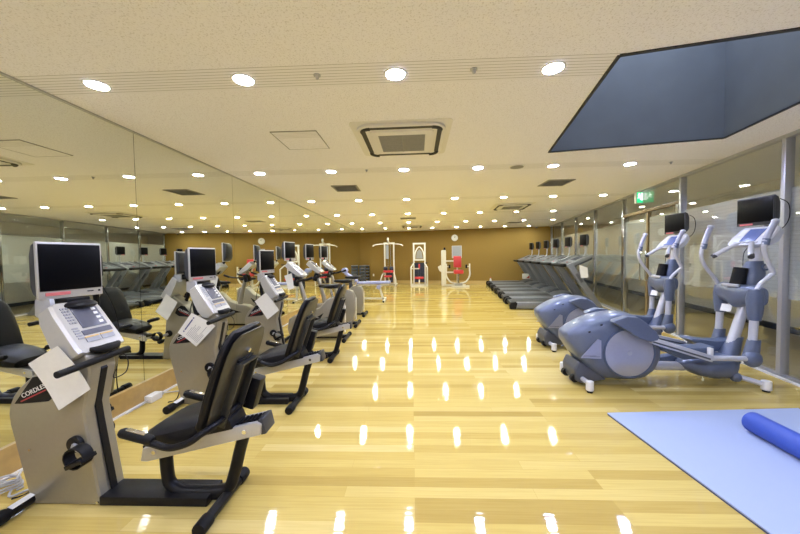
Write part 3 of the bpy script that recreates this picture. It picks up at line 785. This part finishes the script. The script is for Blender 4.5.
    # mast
    ms = B(); ms.tube([(L(3.30), 0, .22), (L(3.36), 0, .42), (L(3.50), 0, .90), (L(3.57), 0, 1.20), (L(3.60), 0, 1.45)], [.052, .046, .042, .046, .05], n=14, smooth=False); ms.put('mast', 'ellsilver', t)
    ms = B().loft([[(L(3.30+.10*f)+.0+u, v, .22+.26*f) for u, v in srect(.115-.06*f**.6, .10-.05*f**.6, 2.2, 20)] for f in (0, .1, .25, .5, .75, 1)]); ms.put('mast_boot', 'ellblue', t)
    # yoke
    rings = []
    for y, zc, h, xw in ((-.275, .93, .03, .03), (-.262, .93, .085, .06), (-.20, .94, .10, .075), (-.10, .93, .10, .095), (0, .91, .125, .11), (.10, .93, .10, .095), (.20, .94, .10, .075), (.262, .93, .085, .06), (.275, .93, .03, .03)):
        rings.append([(L(3.42)+.2*y+u, y, zc+v) for u, v in srect(xw, h, 2.6, 22)])
    B().loft(rings).put('yoke', 'ellblue', t)
    B().box((L(3.325), 0, 1.022), (.03, .17, .03), (0, -.3, 0), bev=.012).put('yoke_trim', 'ellsilver', t)
    rings = []
    for z, a, b_ in ((1.0, .07, .085), (1.06, .085, .105), (1.14, .09, .10), (1.22, .075, .07), (1.27, .06, .055)):
        rings.append([(L(3.50)+.25*(z-1.0)+u, v, z) for u, v in srect(a, b_, 2.4, 20)])
    B().loft(rings).put('mast_collar', 'ellblue', t)
    B().cyl((L(3.40), 0, 1.03), (L(3.43), 0, 1.20), .062, .055, 16).put('bottle_holder', 'rubber', t)
    lg = B(); lg.cyl((L(3.585), -.075, 1.205), (L(3.585), -.088, 1.207), .034, n=20); lg = lg.put('oval_badge', 'elldark', t)
    B().cyl((L(3.585), -.087, 1.207), (L(3.585), -.0905, 1.207), .020, n=18).put('badge_face', 'elldisc', lg)
    # levers, boots, moving handles, foot plates, tracks
    for s, dx in ((-1, 0.), (1, .13)):
        xa = 3.33 + dx
        y = s*.235
        B().tube([(L(xa-.02), y, .38), (L(xa+.0), y, .80)], .033, n=14, smooth=False).put('swing_lever', 'ellsilver', t)
        bt = B().loft([[(L(xa-.03+.03*f)+u, y+v, .33+.18*f) for u, v in srect(.065-.02*f, .05-.008*f, 2.5, 18)] for f in (0, .2, .6, 1)]); bt.put('lower_boot', 'ellblue', t)
        bt = B().loft([[(L(xa)+u, y+v, .70+.30*f) for u, v in srect(a, b_, 2.5, 18)] for f, a, b_ in ((0, .045, .042), (.25, .055, .05), (.7, .065, .055), (1, .05, .045))]); bt.put('upper_boot', 'ellblue', t)
        if s < 0: hp = [(3.335, 1.0), (3.365, 1.055), (3.455, 1.135), (3.472, 1.175), (3.405, 1.32), (3.39, 1.42), (3.40, 1.47)]; gp = [(3.40, 1.46), (3.435, 1.55), (3.49, 1.66)]
        else: hp = [(3.44, 1.0), (3.41, 1.06), (3.30, 1.20), (3.25, 1.31), (3.255, 1.40), (3.27, 1.44)]; gp = [(3.268, 1.43), (3.30, 1.53), (3.345, 1.65)]
        yy = s*.235 + s*.01
        B().tube([(L(x), yy, z) for x, z in hp], .019, n=12).put('swing_handle', 'ellsilver', t)
        g = B().tube([(L(x), yy, z) for x, z in gp], .026, n=12).put('hand_grip', 'elldisc', t)
        B().tube([(L(gp[0][0]), yy, gp[0][1]-.03), (L(gp[0][0]+.012), yy, gp[0][1]+.03)], .029, n=12).put('grip_collar', 'ellblue', g)
        B().ell((L(gp[-1][0]), yy, gp[-1][1]), (.034, .028, .022), 12).put('grip_tip', 'ellsilver', g)
        # pedal track: from the crank fin to the lever foot
        sh_ = ph if s < 0 else .45 - ph*.6
        yk = s*.255
        zk = .335
        B().bar((L(2.34), yk, .515), (L(2.91+sh_*.4), yk, zk-.005), .055, .062, .008).put('pedal_track', 'ellsilver', t)
        B().bar((L(2.34), yk-.0285*1, .505), (L(2.88+sh_*.4), yk-.0285, zk-.002), .003, .016).put('track_groove', 'tread', t)
        B().tube([(L(2.88+sh_*.4), yk, zk), (L(3.27+sh_*.5), yk, zk-.007)], .026, n=12).put('pedal_arm', 'ellsilver', t)
        B().box((L(2.92+sh_*.4), s*.235, .385), (.03, .04, .09), bev=.005).put('pedal_hanger', 'white_pl', t)
        B().ell((L(3.30+sh_*.5), yk, .325), (.080, .055, .082), 20).put('pivot_cap', 'ellblue', t)
        px = 2.72 + (0 if s < 0 else .52)
        zz = (.36 if s < 0 else .36)
        fp = B()
        pr = [(-.26, .07), (-.23, .085), (.0, .055), (.20, .06), (.27, .075), (.25, .01), (.12, -.05), (-.02, -.06), (-.15, .0)]
        fp.prism([(L(px)+u, zz+v) for u, v in pr], s*.045, s*.205, 'y', bev=.012); fp.put('foot_plate', 'elldark', t)
    B().bar((L(2.42), .12, .13), (L(3.0), .12, .23), .10, .12, .03).put('rear_link', 'elldark', t)
    # console
    d = V(.15, 0, .16).normalized(); nrm = V(-.16, 0, .15).normalized(); c0 = V(L(3.535), 0, 1.53)
    RM = Matrix((d, V(0, 1, 0), nrm)).transposed().to_4x4()
    def cp(u, v, w): return c0 + d*u + V(0, v, 0) + nrm*w
    rings = []
    for u, w, h0 in ((-.125, .15, -.025), (-.118, .185, -.045), (-.02, .20, -.075), (.09, .185, -.06), (.125, .16, -.03)):
        rings.append([tuple(cp(u, y, v)) for y, v in ((-w, h0), (-w, -.012), (-w*.93, 0), (w*.93, 0), (w, -.012), (w, h0))])
    con = B().loft(rings).put('console', 'ellsilver', t)
    B().box(cp(.01, 0, .002), (.17, .15, .005), RM, bev=.001).put('display', 'bluelcd', con)
    for s in (-1, 1): B().box(cp(.045, s*.115, .002), (.10, .06, .004), RM, bev=.001).put('side_panel', 'white_pl', con)
    k = B()
    for i in range(6): k.box(cp(-.095, -.10+.04*i, .003), (.018, .026, .004), RM)
    k.put('keypad', 'key', con)
    for s in (-1, 1):
        B().tube([(L(3.50), s*.05, 1.455), (L(3.455), s*.075, 1.445), (L(3.40), s*.12, 1.40), (L(3.33), s*.19, 1.325)], .020, n=10).put('fixed_handle', 'ellsilver', t)
        B().tube([(L(3.40), s*.12, 1.40), (L(3.325), s*.195, 1.318)], .0235, n=12).put('pulse_grip', 'ellsilver', t)
        B().tube([(L(3.345), s*.176, 1.337), (L(3.322), s*.198, 1.315)], .0245, n=12).put('grip_end', 'casing', t)
    B().tube([(L(3.60), 0, 1.43), (L(3.70), .03, 1.58), (L(3.72), .06, 1.72)], .022, n=10).put('screen_arm', 'ellsilver', t)
    television(t, (L(3.67), .095, 1.792), PI - .02, .365, .295, .85, 0, 'casing')
    cb_ = B(); cb_.tube([(L(3.72), -.07, 1.90), (L(3.76), -.11, 1.84), (L(3.77), -.11, 1.70), (L(3.74), -.08, 1.60), (L(3.64), -.03, 1.52)], .004, n=6)
    cb_.tube([(L(3.56), .03, 1.44), (L(3.50), .04, 1.36), (L(3.48), .03, 1.22)], .003, n=6)
    cb_.put('screen_cable', 'black', t)
    B().box((L(3.35), .06, .775), (.003, .09, .08), (0, .4, .3)).put('paper_tag', 'paper', t)
    return t
elliptical(0., 'blue-grey elliptical trainer nearer the camera, in front of the foam mat', (2.5, 3.36, 0))
elliptical(.04, 'blue-grey elliptical trainer behind the nearer one, beside the treadmills', (2.74, 4.66, 0))

# ------------------------------------------------------------------ treadmills (user faces the glass wall)
def treadmill():
    t = thing('treadmill', '', 'treadmill', (0, 0, 0), -.145, 'treadmills lined up along the glass wall')
    W = .42
    for s in (-1, 1):
        r = B().prism([(.02, .02), (.0, .05), (.01, .13), (.06, .175), (1.42, .195), (1.42, .02)], s*W-.06, s*W+.06, 'y', bev=.012); r = r.put('side_rail', 'treadlt', t)
        B().prism([(-.02, .0), (-.035, .08), (.0, .165), (.10, .187), (.16, .17), (.12, .0)], s*W-.065, s*W+.065, 'y', bev=.02, seg=3).put('rear_cap', 'rubber', r)
    B().box((.72, 0, .10), (1.36, W*2-.12, .10), bev=.01).put('running_deck', 'tread', t)
    b = B().prism([(.04, .12), (.05, .160), (1.40, .175), (1.40, .14)], -.27, .27, 'y', bev=.008); b.put('running_belt', 'belt', t)
    B().cyl((.06, -.34, .09), (.06, .34, .09), .05, n=16).put('rear_roller', 'black', t)
    rings = []
    for x, zt, w in ((1.32, .16, .36), (1.40, .20, .385), (1.55, .27, .40), (1.75, .30, .40), (1.95, .26, .385), (2.07, .17, .36), (2.10, .09, .33)):
        rings.append([(x, u, .035 + (zt-.035)/2 + v) for u, v in srect(w, (zt-.035)/2, 4, 26)])
    B().loft(rings).put('motor_hood', 'tread', t)
    for s in (-1, 1):
        u = B().prism([(1.30, 1.07), (1.42, 1.13), (2.13, .02), (2.10, 0), (1.96, 0)], s*.43-.035, s*.43+.035, 'y', bev=.010); u = u.put('upright', 'treadlt', t)
        B().prism([(1.48, .86), (1.53, .90), (1.66, .70), (1.61, .66)], s*.467-.002, s*.467+.002, 'y').put('upright_badge', 'tread', u)
        B().prism([(1.28, 1.055), (1.29, 1.10), (1.42, 1.16), (1.86, 1.34), (1.90, 1.30), (1.50, 1.09)], s*.43-.03, s*.43+.03, 'y', bev=.012).put('arm_rail', 'treadlt', t)
    B().tube([(1.27, -.42, 1.085), (1.20, -.37, 1.09), (1.20, .37, 1.09), (1.27, .42, 1.085)], .042, n=12).put('cross_bar', 'rubber', t)
    con = B().prism([(1.34, 1.09), (1.37, 1.12), (1.84, 1.315), (1.88, 1.30), (1.86, 1.22), (1.60, 1.09)], -.41, .41, 'y', bev=.012).put('console', 'tread', t)
    sl = math.atan2(.195, .47)
    def cp(x, y, dz=.003): return (x, y, 1.12 + (x-1.37)*math.tan(sl) + dz)
    B().box(cp(1.68, 0), (.20, .34, .008), (0, -sl, 0)).put('display', 'lcd', con)
    k = B()
    for s in (-1, 1):
        k.box(cp(1.66, s*.28), (.20, .12, .008), (0, -sl, 0), bev=.002)
    for i in range(6): k.box(cp(1.50, -.2+.08*i), (.04, .055, .008), (0, -sl, 0))
    k.put('control_panel', 'treadlt', con)
    B().box(cp(1.44, 0, .006), (.03, .05, .012), (0, -sl, 0), bev=.003).put('stop_button', 'red', con)
    B().tube([(1.80, -.02, 1.28), (1.85, -.02, 1.36), (1.86, -.02, 1.56)], .018, n=10).put('screen_pole', 'brushed', t)
    television(t, (1.83, 0, 1.70), PI + .18, .30, .30, .86, 0, 'tread')
    return t
tm = treadmill()
T1 = V(math.cos(.145), -math.sin(.145), 0); T2 = V(math.sin(.145), math.cos(.145), 0)
S0 = V(2.47, 7.80, 0) + T2*.48
tl = ['nearest the camera', 'second from the camera', 'third from the camera', 'fourth from the camera', 'second from the back wall', 'last one by the back wall']
for i in range(6):
    p = S0 + T2*1.125*i
    lab = 'grey treadmill with small screen facing the glass wall, ' + tl[i]
    if i == 0: tm.location = p; tm['label'] = lab
    else: copy_thing(tm, p, lab)
p = S0 + T1*1.52 - T2*.49
sheet('paper_sheet', [(p.x+.02, p.y-.03, 1.10), (p.x+.20, p.y-.06, 1.03), (p.x+.22, p.y-.06, .80), (p.x+.06, p.y-.03, .78)], 'white paper hanging on the front of the nearest treadmill', group='paper sheets on treadmills')

# ------------------------------------------------------------------ mat and roller
t = thing('exercise_mat', 'large light blue foam exercise mat on the wooden floor', 'exercise mat', (1.645, 2.655, 0), .055)
B().prism([(0, 0), (1.66, 0), (1.66, -1.85), (0, -1.85)][::-1], .010, .020, 'z', bev=.003).put('top_layer', 'mat_blue', t)
B().prism([(0.002, -.002), (1.658, -.002), (1.658, -1.848), (.002, -1.848)][::-1], 0, .010, 'z').put('backing', 'mat_dark', t)
t = thing('foam_roller', 'deep blue cylindrical foam roller lying on the light blue mat', 'foam roller', (2.545, 2.395, .020), 0)
n = 40; rr = .074
prof = [(.0, .004), (.05, .001), (.066, .002), (.072, .006), (.074, .013)]
def ring(r, y): return [(r*math.cos(2*PI*k/n), y, rr + r*math.sin(2*PI*k/n)) for k in range(n)]
b = B(); b.loft([ring(.05, -.001), ring(.066, -.002), ring(.072, -.008), ring(.074, -.016), ring(.074, -.89), ring(.072, -.897), ring(.066, -.90), ring(.05, -.901)])
b.put('foam_body', 'roller', t)
t.rotation_euler = (0, 0, -.07)

# ------------------------------------------------------------------ floor-level small things by the mirror
t = thing('power_adapter', 'small white power adapter box with cable beside the mirror baseboard', 'power adapter', (-2.545, 2.90, 0), .0)
B().box((0, 0, .036), (.075, .13, .066), bev=.008).put('body', 'white_pl', t)
B().box((.0, .085, .03), (.04, .04, .03), bev=.006).put('plug', 'cable', t)
B().tube([(0, .10, .03), (.05, .17, .012), (.15, .20, .008), (.28, .16, .008)], .006, n=6).put('output_cord', 'cable', t)
B().tube([(0, -.06, .03), (-.015, -.14, .012), (.0, -.22, .022), (.015, -.30, .022)], .006, n=6).put('input_cord', 'cable', t)
t = thing('power_cable', 'coil of grey power cable on the floor behind the nearest recumbent bike', 'cable', (-2.47, 1.73, 0), 0)
pts = []
for k in range(64):
    a = k*2*PI/15; pts.append(((.075+.012*math.sin(k*1.7))*math.cos(a)+.01*math.sin(k*.4), (.055+.01*math.cos(k*1.1))*math.sin(a), .008 + .0011*k))
B().tube(pts, .006, n=6, sub=2).put('coil', 'cable', t)
B().tube([(.06, -.01, .02), (.10, -.05, .008), (.14, .0, .008), (.17, .06, .008), (.15, .12, .012)], .006, n=6).put('loose_end', 'cable', t)

# ------------------------------------------------------------------ back of the room
def wall_pt(x, off=0):   # on the back wall, off metres into the room
    k = (x - BL.x)/E1.x
    return BL + E1*k - E2*off
# leg curl bench
t = thing('leg_curl_bench', 'low lilac padded leg curl bench with white frame before the step stack', 'weight bench', (-1.25, 9.45, 0), 0)
B().bar((-.42, 0, .57), (.60, 0, .585), .30, .07, .02).put('long_pad', 'padlilac', t)
B().bar((-.78, 0, .88), (-.42, 0, .62), .26, .07, .02).put('angled_pad', 'padlilac', t)
f = B()
f.bar((-.43, .0, 0.03), (-.43, 0, .55), .05, .05); f.bar((.38, 0, .03), (.22, 0, .55), .05, .05); f.bar((-.45, 0, .50), (.55, 0, .52), .05, .05)
f.bar((-.43, 0, .10), (.40, 0, .08), .05, .05)
for x in (-.43, .40): f.bar((x, -.30, .03), (x, .45, .03), .06, .06)
f.bar((-.72, 0, .80), (-.43, 0, .40), .05, .05)
f = f.put('frame', 'frame_w', t)
for x in (-.43, .40):
    for y in (-.30, .45): B().cyl((x, y-.02, .025), (x, y+.04, .025), .03, n=12).put('rubber_foot', 'rubber', f)
f = B(); f.bar((.34, 0, .46), (.15, -.1, .40), .04, .04); f.tube([(.25, -.22, .45), (.25, .22, .45)], .012); f.put('curl_arm', 'frame_w', t)
for s in (-1, 1): B().cyl((.25, s*.08, .45), (.25, s*.24, .45), .065, n=18, bev=.015).put('ankle_roller', 'padlilac', t)
B().cyl((-.80, -.14, .96), (-.80, .14, .96), .08, n=18, bev=.02).put('head_roller', 'padlilac', t)
B().box((-.62, .0, .55), (.10, .20, .30), bev=.03).put('weight_shroud', 'navy', t)

# stacked aerobic steps
pos = ['lowest', 'second from the floor', 'third from the floor', 'fourth from the floor', 'second from the top', 'topmost']
proto_s = None
for k in range(6):
    p = wall_pt(-2.30, .36)
    lab = 'grey aerobic step in the corner by the mirror, ' + pos[k] + ' in its stack'
    if proto_s is None:
        t = thing('aerobic_step', lab, 'aerobic step', (p.x, p.y, 0), -ang + .03, 'stacked aerobic steps')
        B().box((0, 0, .127), (.36, .62, .045), bev=.015).put('platform', 'stepgrey', t)
        B().box((0, 0, .152), (.33, .58, .006)).put('grip_top', 'stepedge', t)
        for s in (-1, 1): B().prism([(-.17, 0), (-.15, .105), (.15, .105), (.17, 0), (.10, 0), (.08, .06), (-.08, .06), (-.10, 0)], s*.29-.02, s*.29+.02, 'y', bev=.004).put('riser', 'stepgrey', t)
        B().box((.178, 0, .127), (.008, .5, .02), bev=.003).put('edge_strip', 'stepedge', t)
        proto_s = t
    else: copy_thing(proto_s, (p.x, p.y, .156*k), lab)

def wstack(t, x, y, w, d, z0, n, m='black'):
    for k in range(n): B().box((x, y, z0+.05*k+.024), (w, d, .046), bev=.004).put('weight_plate', m, t)
# lat pulldown machine
c = V(-1.09, 14.75, 0)
t = thing('lat_pulldown_machine', 'tall white lat pulldown machine with wide bar against the brown back wall', 'weight machine', c, -.05)
f = B()
for x in (-.20, .24): f.bar((x, .12, .04), (x, .12, 2.0), .06, .06)
f.bar((-.24, .12, 2.0), (.28, .12, 2.0), .07, .07); f.bar((0.02, .15, 2.0), (.02, -.30, 2.05), .07, .07)
for x in (-.33, .37): f.tube([(x, .3, .04), (x, -.45, .04), (x, -.45, .30), (x*.8, -.30, .52), (x*.6, .05, .60)], .03, n=8, smooth=False)
f.bar((-.33, .25, .04), (.37, .25, .04), .06, .06); f.bar((.02, .15, .10), (.02, -.40, .42), .06, .06)
f.put('frame', 'frame_w', t)
B().cyl((-.01, -.30, 2.14), (.05, -.30, 2.14), .10, n=24).put('pulley', 'frame_w', t)
B().tube([(.02, -.42, 2.14), (.02, -.42, 1.96)], .008, n=6).put('cable', 'black', t)
B().tube([(-.68, -.42, 1.84), (-.58, -.42, 1.90), (-.30, -.42, 1.935), (.02, -.42, 1.94), (.34, -.42, 1.935), (.62, -.42, 1.90), (.72, -.42, 1.84)], .020, n=8).put('pulldown_bar', 'frame_w', t)
for x in (-.04, .08): B().cyl((x, .12, .3), (x, .12, 1.98), .014, n=8).put('guide_rod', 'chrome', t)
B().prism([(-.14, 1.25), (.0, 1.25), (.0, 1.90), (-.14, 1.90)], .04, .05, 'y').put('instruction_plate', 'stepedge', t)
wstack(t, .02, .12, .30, .14, .12, 9, 'navy')
B().bar((-.22, -.30, .66), (.26, -.30, .66), .12, .10, .02).put('thigh_pad', 'padred', t)
for x in (-.12, .16): B().cyl((x-.09, -.24, .80), (x+.09, -.24, .80), .09, n=14, bev=.02).put('thigh_roller', 'navy', t)
B().box((.02, -.42, .44), (.34, .30, .08), bev=.03).put('seat', 'padred', t)
# chest press machine
c = V(.34, 14.35, 0)
t = thing('chest_press_machine', 'white framed weight machine with navy stack, middle of the three along the back wall', 'weight machine', c, -.05)
f = B()
for x in (-.24, .28): f.bar((x, .18, .03), (x, .18, 1.93), .06, .07)
f.bar((-.28, .18, 1.94), (.32, .18, 1.94), .10, .07)
for x in (-.34, .38): f.tube([(x, .2, .03), (x, -.55, .03), (x, -.55, .85), (x*.75, -.30, 1.0), (x*.68, .15, 1.02)], .032, n=8, smooth=False)
f.bar((-.34, -.50, .03), (.38, -.50, .03), .06, .06); f.bar((-.34, .2, .03), (.38, .2, .03), .06, .06); f.bar((.02, -.55, .08), (.02, -.20, .75), .06, .06); f.bar((-.34, -.5, .80), (0.02, -.5, .80), .04, .05)
f.tube([(-.20, .12, 1.20), (-.16, .12, 1.55), (.02, .12, 1.78), (.20, .12, 1.55), (.24, .12, 1.20)], .028, n=8); f.bar((-.24, .14, 1.18), (.28, .14, 1.18), .05, .06)
f.put('frame', 'frame_w', t)
B().prism([(-.14, 1.24), (.18, 1.24), (.14, 1.55), (.02, 1.68), (-.10, 1.55)], .15, .165, 'y').put('shroud', 'grille', t)
wstack(t, .02, .16, .46, .12, .14, 18, 'navy')
B().bar((.02, -.30, .42), (.02, -.22, 1.02), .26, .08, .03).put('back_pad', 'navy', t)
B().bar((.02, -.40, .78), (.02, -.38, 1.0), .20, .07, .03).put('chest_pad', 'padred', t)
B().box((.02, -.42, .38), (.40, .30, .09), bev=.03).put('seat', 'padred', t)
for s in (-1, 1): B().tube([(.02+s*.20, -.1, 1.0), (.02+s*.34, -.25, 1.05), (.02+s*.36, -.42, 1.05)], .02, n=8).put('press_handle', 'black', t)
# pec fly machine with red pads
c = V(2.02, 13.75, 0)
t = thing('pec_fly_machine', 'white weight machine with red seat and curved side arms, right of the three', 'weight machine', c, -.05)
B().box((-.60, .05, .82), (.20, .34, 1.56), bev=.04).put('tower', 'frame_w', t)
B().box((-.56, -.02, 1.66), (.09, .12, .12), bev=.03).put('tower_cap', 'black', t)
B().prism([(-.86, .86), (-.72, .95), (-.70, .62), (-.80, .70)], -.05, .08, 'y', bev=.02).put('side_shroud', 'frame_w', t)
f = B(); f.bar((-.6, 0, 1.12), (.0, .06, 1.12), .05, .06); f.bar((-.6, 0, .62), (.0, .06, .62), .05, .06); f.bar((-.70, 0, .05), (.35, 0, .05), .08, .08); f.bar((.0, .1, .05), (.0, .1, 1.2), .06, .06)
f.bar((-.30, -.40, .04), (.46, -.40, .04), .06, .06); f.bar((.10, .0, .05), (.10, -.40, .05), .08, .06)
f.put('frame', 'frame_w', t)
for s in (-1, 1):
    B().tube([(.0+s*.10, -.15, .14), (.0+s*.34, -.2, .22), (.0+s*.50, -.2, .48), (.0+s*.50, -.2, .78), (.0+s*.50, -.2, 1.0)], .034, n=10).put('swing_arm', 'frame_w', t)
    B().box((.0+s*.36, -.2, .88), (.08, .08, .16), bev=.02).put('hand_grip', 'black', t)
    B().bar((.0+s*.48, -.2, .88), (.0+s*.36, -.2, .88), .03, .03).put('grip_stem', 'frame_w', t)
B().box((.0, .0, 1.08), (.34, .08, .50), (-.08, 0, 0), bev=.03).put('back_pad', 'padred', t)
B().box((.02, -.22, .65), (.40, .36, .17), bev=.035).put('seat', 'padred', t)
for y in (-.1, -.34): B().cyl((.0, y, .05), (.0, y, .58), .035, n=12).put('seat_post', 'chrome', t)
B().box((.0, -.40, .12), (.34, .10, .10), bev=.02).put('foot_rest', 'grille', t)
# clock, poster, outlet
p = wall_pt(2.08, .03)
t = thing('wall_clock', 'round white clock on the brown back wall above the red-seat machine', 'clock', (p.x, p.y, 2.20), -ang)
b = B(); b.cyl((0, .03, 0), (0, -.02, 0), .155, n=32, bev=.006); b.put('rim', 'white_pl', t)
B().cyl((0, -.019, 0), (0, -.024, 0), .138, n=32).put('dial', 'clockface', t)
h = B(); h.bar((0, -.027, 0), (.045, -.027, .055), .003, .012); h.bar((0, -.027, 0), (-.01, -.027, .10), .003, .008)
h.put('hands', 'black', t)
h = B()
for k in range(12): h.box((.118*math.sin(k*PI/6), -.026, .118*math.cos(k*PI/6)), (.010, .003, .010))
h.put('hour_mark', 'black', t)
p = wall_pt(2.17, .012)
t = thing('wall_poster', 'pale grey notice board sheet on the back wall behind the red-seat machine', 'poster', (p.x, p.y, 1.53), -ang)
B().box((0, 0, 0), (.46, .015, .58), bev=.003).put('frame', 'white_pl', t)
B().box((0, -.0085, 0), (.43, .003, .55)).put('sheet', 'stepedge', t)
p = wall_pt(-1.95, .006)
t = thing('power_outlet', 'small white power outlet low on the back wall beside the lat pulldown machine', 'outlet', (p.x, p.y, .42), -ang)
B().box((0, 0, 0), (.075, .012, .12), bev=.003).put('plate', 'white_pl', t)
g = B()
for z in (-.025, .025):
    for x in (-.01, .01): g.box((x, -.0065, z), (.004, .003, .014))
g.put('socket_slot', 'black', t)
p = wall_pt(3.68, .09)
t = thing('drink_bottle', 'small red and white bottle on the floor at the back wall', 'bottle', (p.x, p.y, 0), 0)
B().cyl((0, 0, 0), (0, 0, .17), .055, n=16, bev=.006).put('body', 'white_pl', t)
B().cyl((0, 0, .05), (0, 0, .14), .057, n=16).put('label', 'bottle', t)
B().cyl((0, 0, .17), (0, 0, .28), .05, .022, n=16).put('neck', 'white_pl', t); B().cyl((0, 0, .28), (0, 0, .33), .026, n=12).put('cap', 'bottle', t)
p = S0 + T2*1.125*5 + T1*1.62
t = thing('storage_box', 'small white box with red marking resting on the motor hood of the last treadmill', 'box', (p.x, p.y, .303), -.145)
B().box((0, 0, .11), (.30, .16, .22), bev=.01).put('body', 'white_pl', t)
B().prism([(-.02, .03), (.12, .03), (.12, .16)], -.083, -.079, 'y').put('red_marking', 'bottle', t)

# ------------------------------------------------------------------ camera, world, render look
cam = bpy.data.cameras.new('camera'); co = bpy.data.objects.new('camera', cam); COL.objects.link(co)
F, PIT, YAW, ROLL, HC = 310.17, .0359, .0374, .0155, 1.38
cam.sensor_width = 36; cam.lens = F/800*36; cam.clip_start = .05
co.matrix_world = Matrix.Translation((0, 0, HC)) @ (Matrix.Rotation(YAW, 4, 'Z') @ Matrix.Rotation(PI/2 - PIT, 4, 'X') @ Matrix.Rotation(-ROLL, 4, 'Z'))
sc.camera = co
w = bpy.data.worlds.new('world'); sc.world = w; w.use_nodes = True
w.node_tree.nodes['Background'].inputs['Color'].default_value = (.5, .55, .65, 1); w.node_tree.nodes['Background'].inputs['Strength'].default_value = .05
sc.view_settings.view_transform = 'Standard'; sc.view_settings.look = 'None'; sc.view_settings.gamma = 1; sc.view_settings.use_curve_mapping = False
sc.view_settings.exposure = 1.2
cy = sc.cycles
cy.use_denoising = True
try: cy.denoiser = 'OPENIMAGEDENOISE'
except Exception: pass
cy.max_bounces = 9; cy.diffuse_bounces = 5; cy.glossy_bounces = 5; cy.transmission_bounces = 6; cy.transparent_max_bounces = 14
cy.sample_clamp_indirect = 6; cy.caustics_reflective = True; cy.caustics_refractive = False; cy.blur_glossy = .3
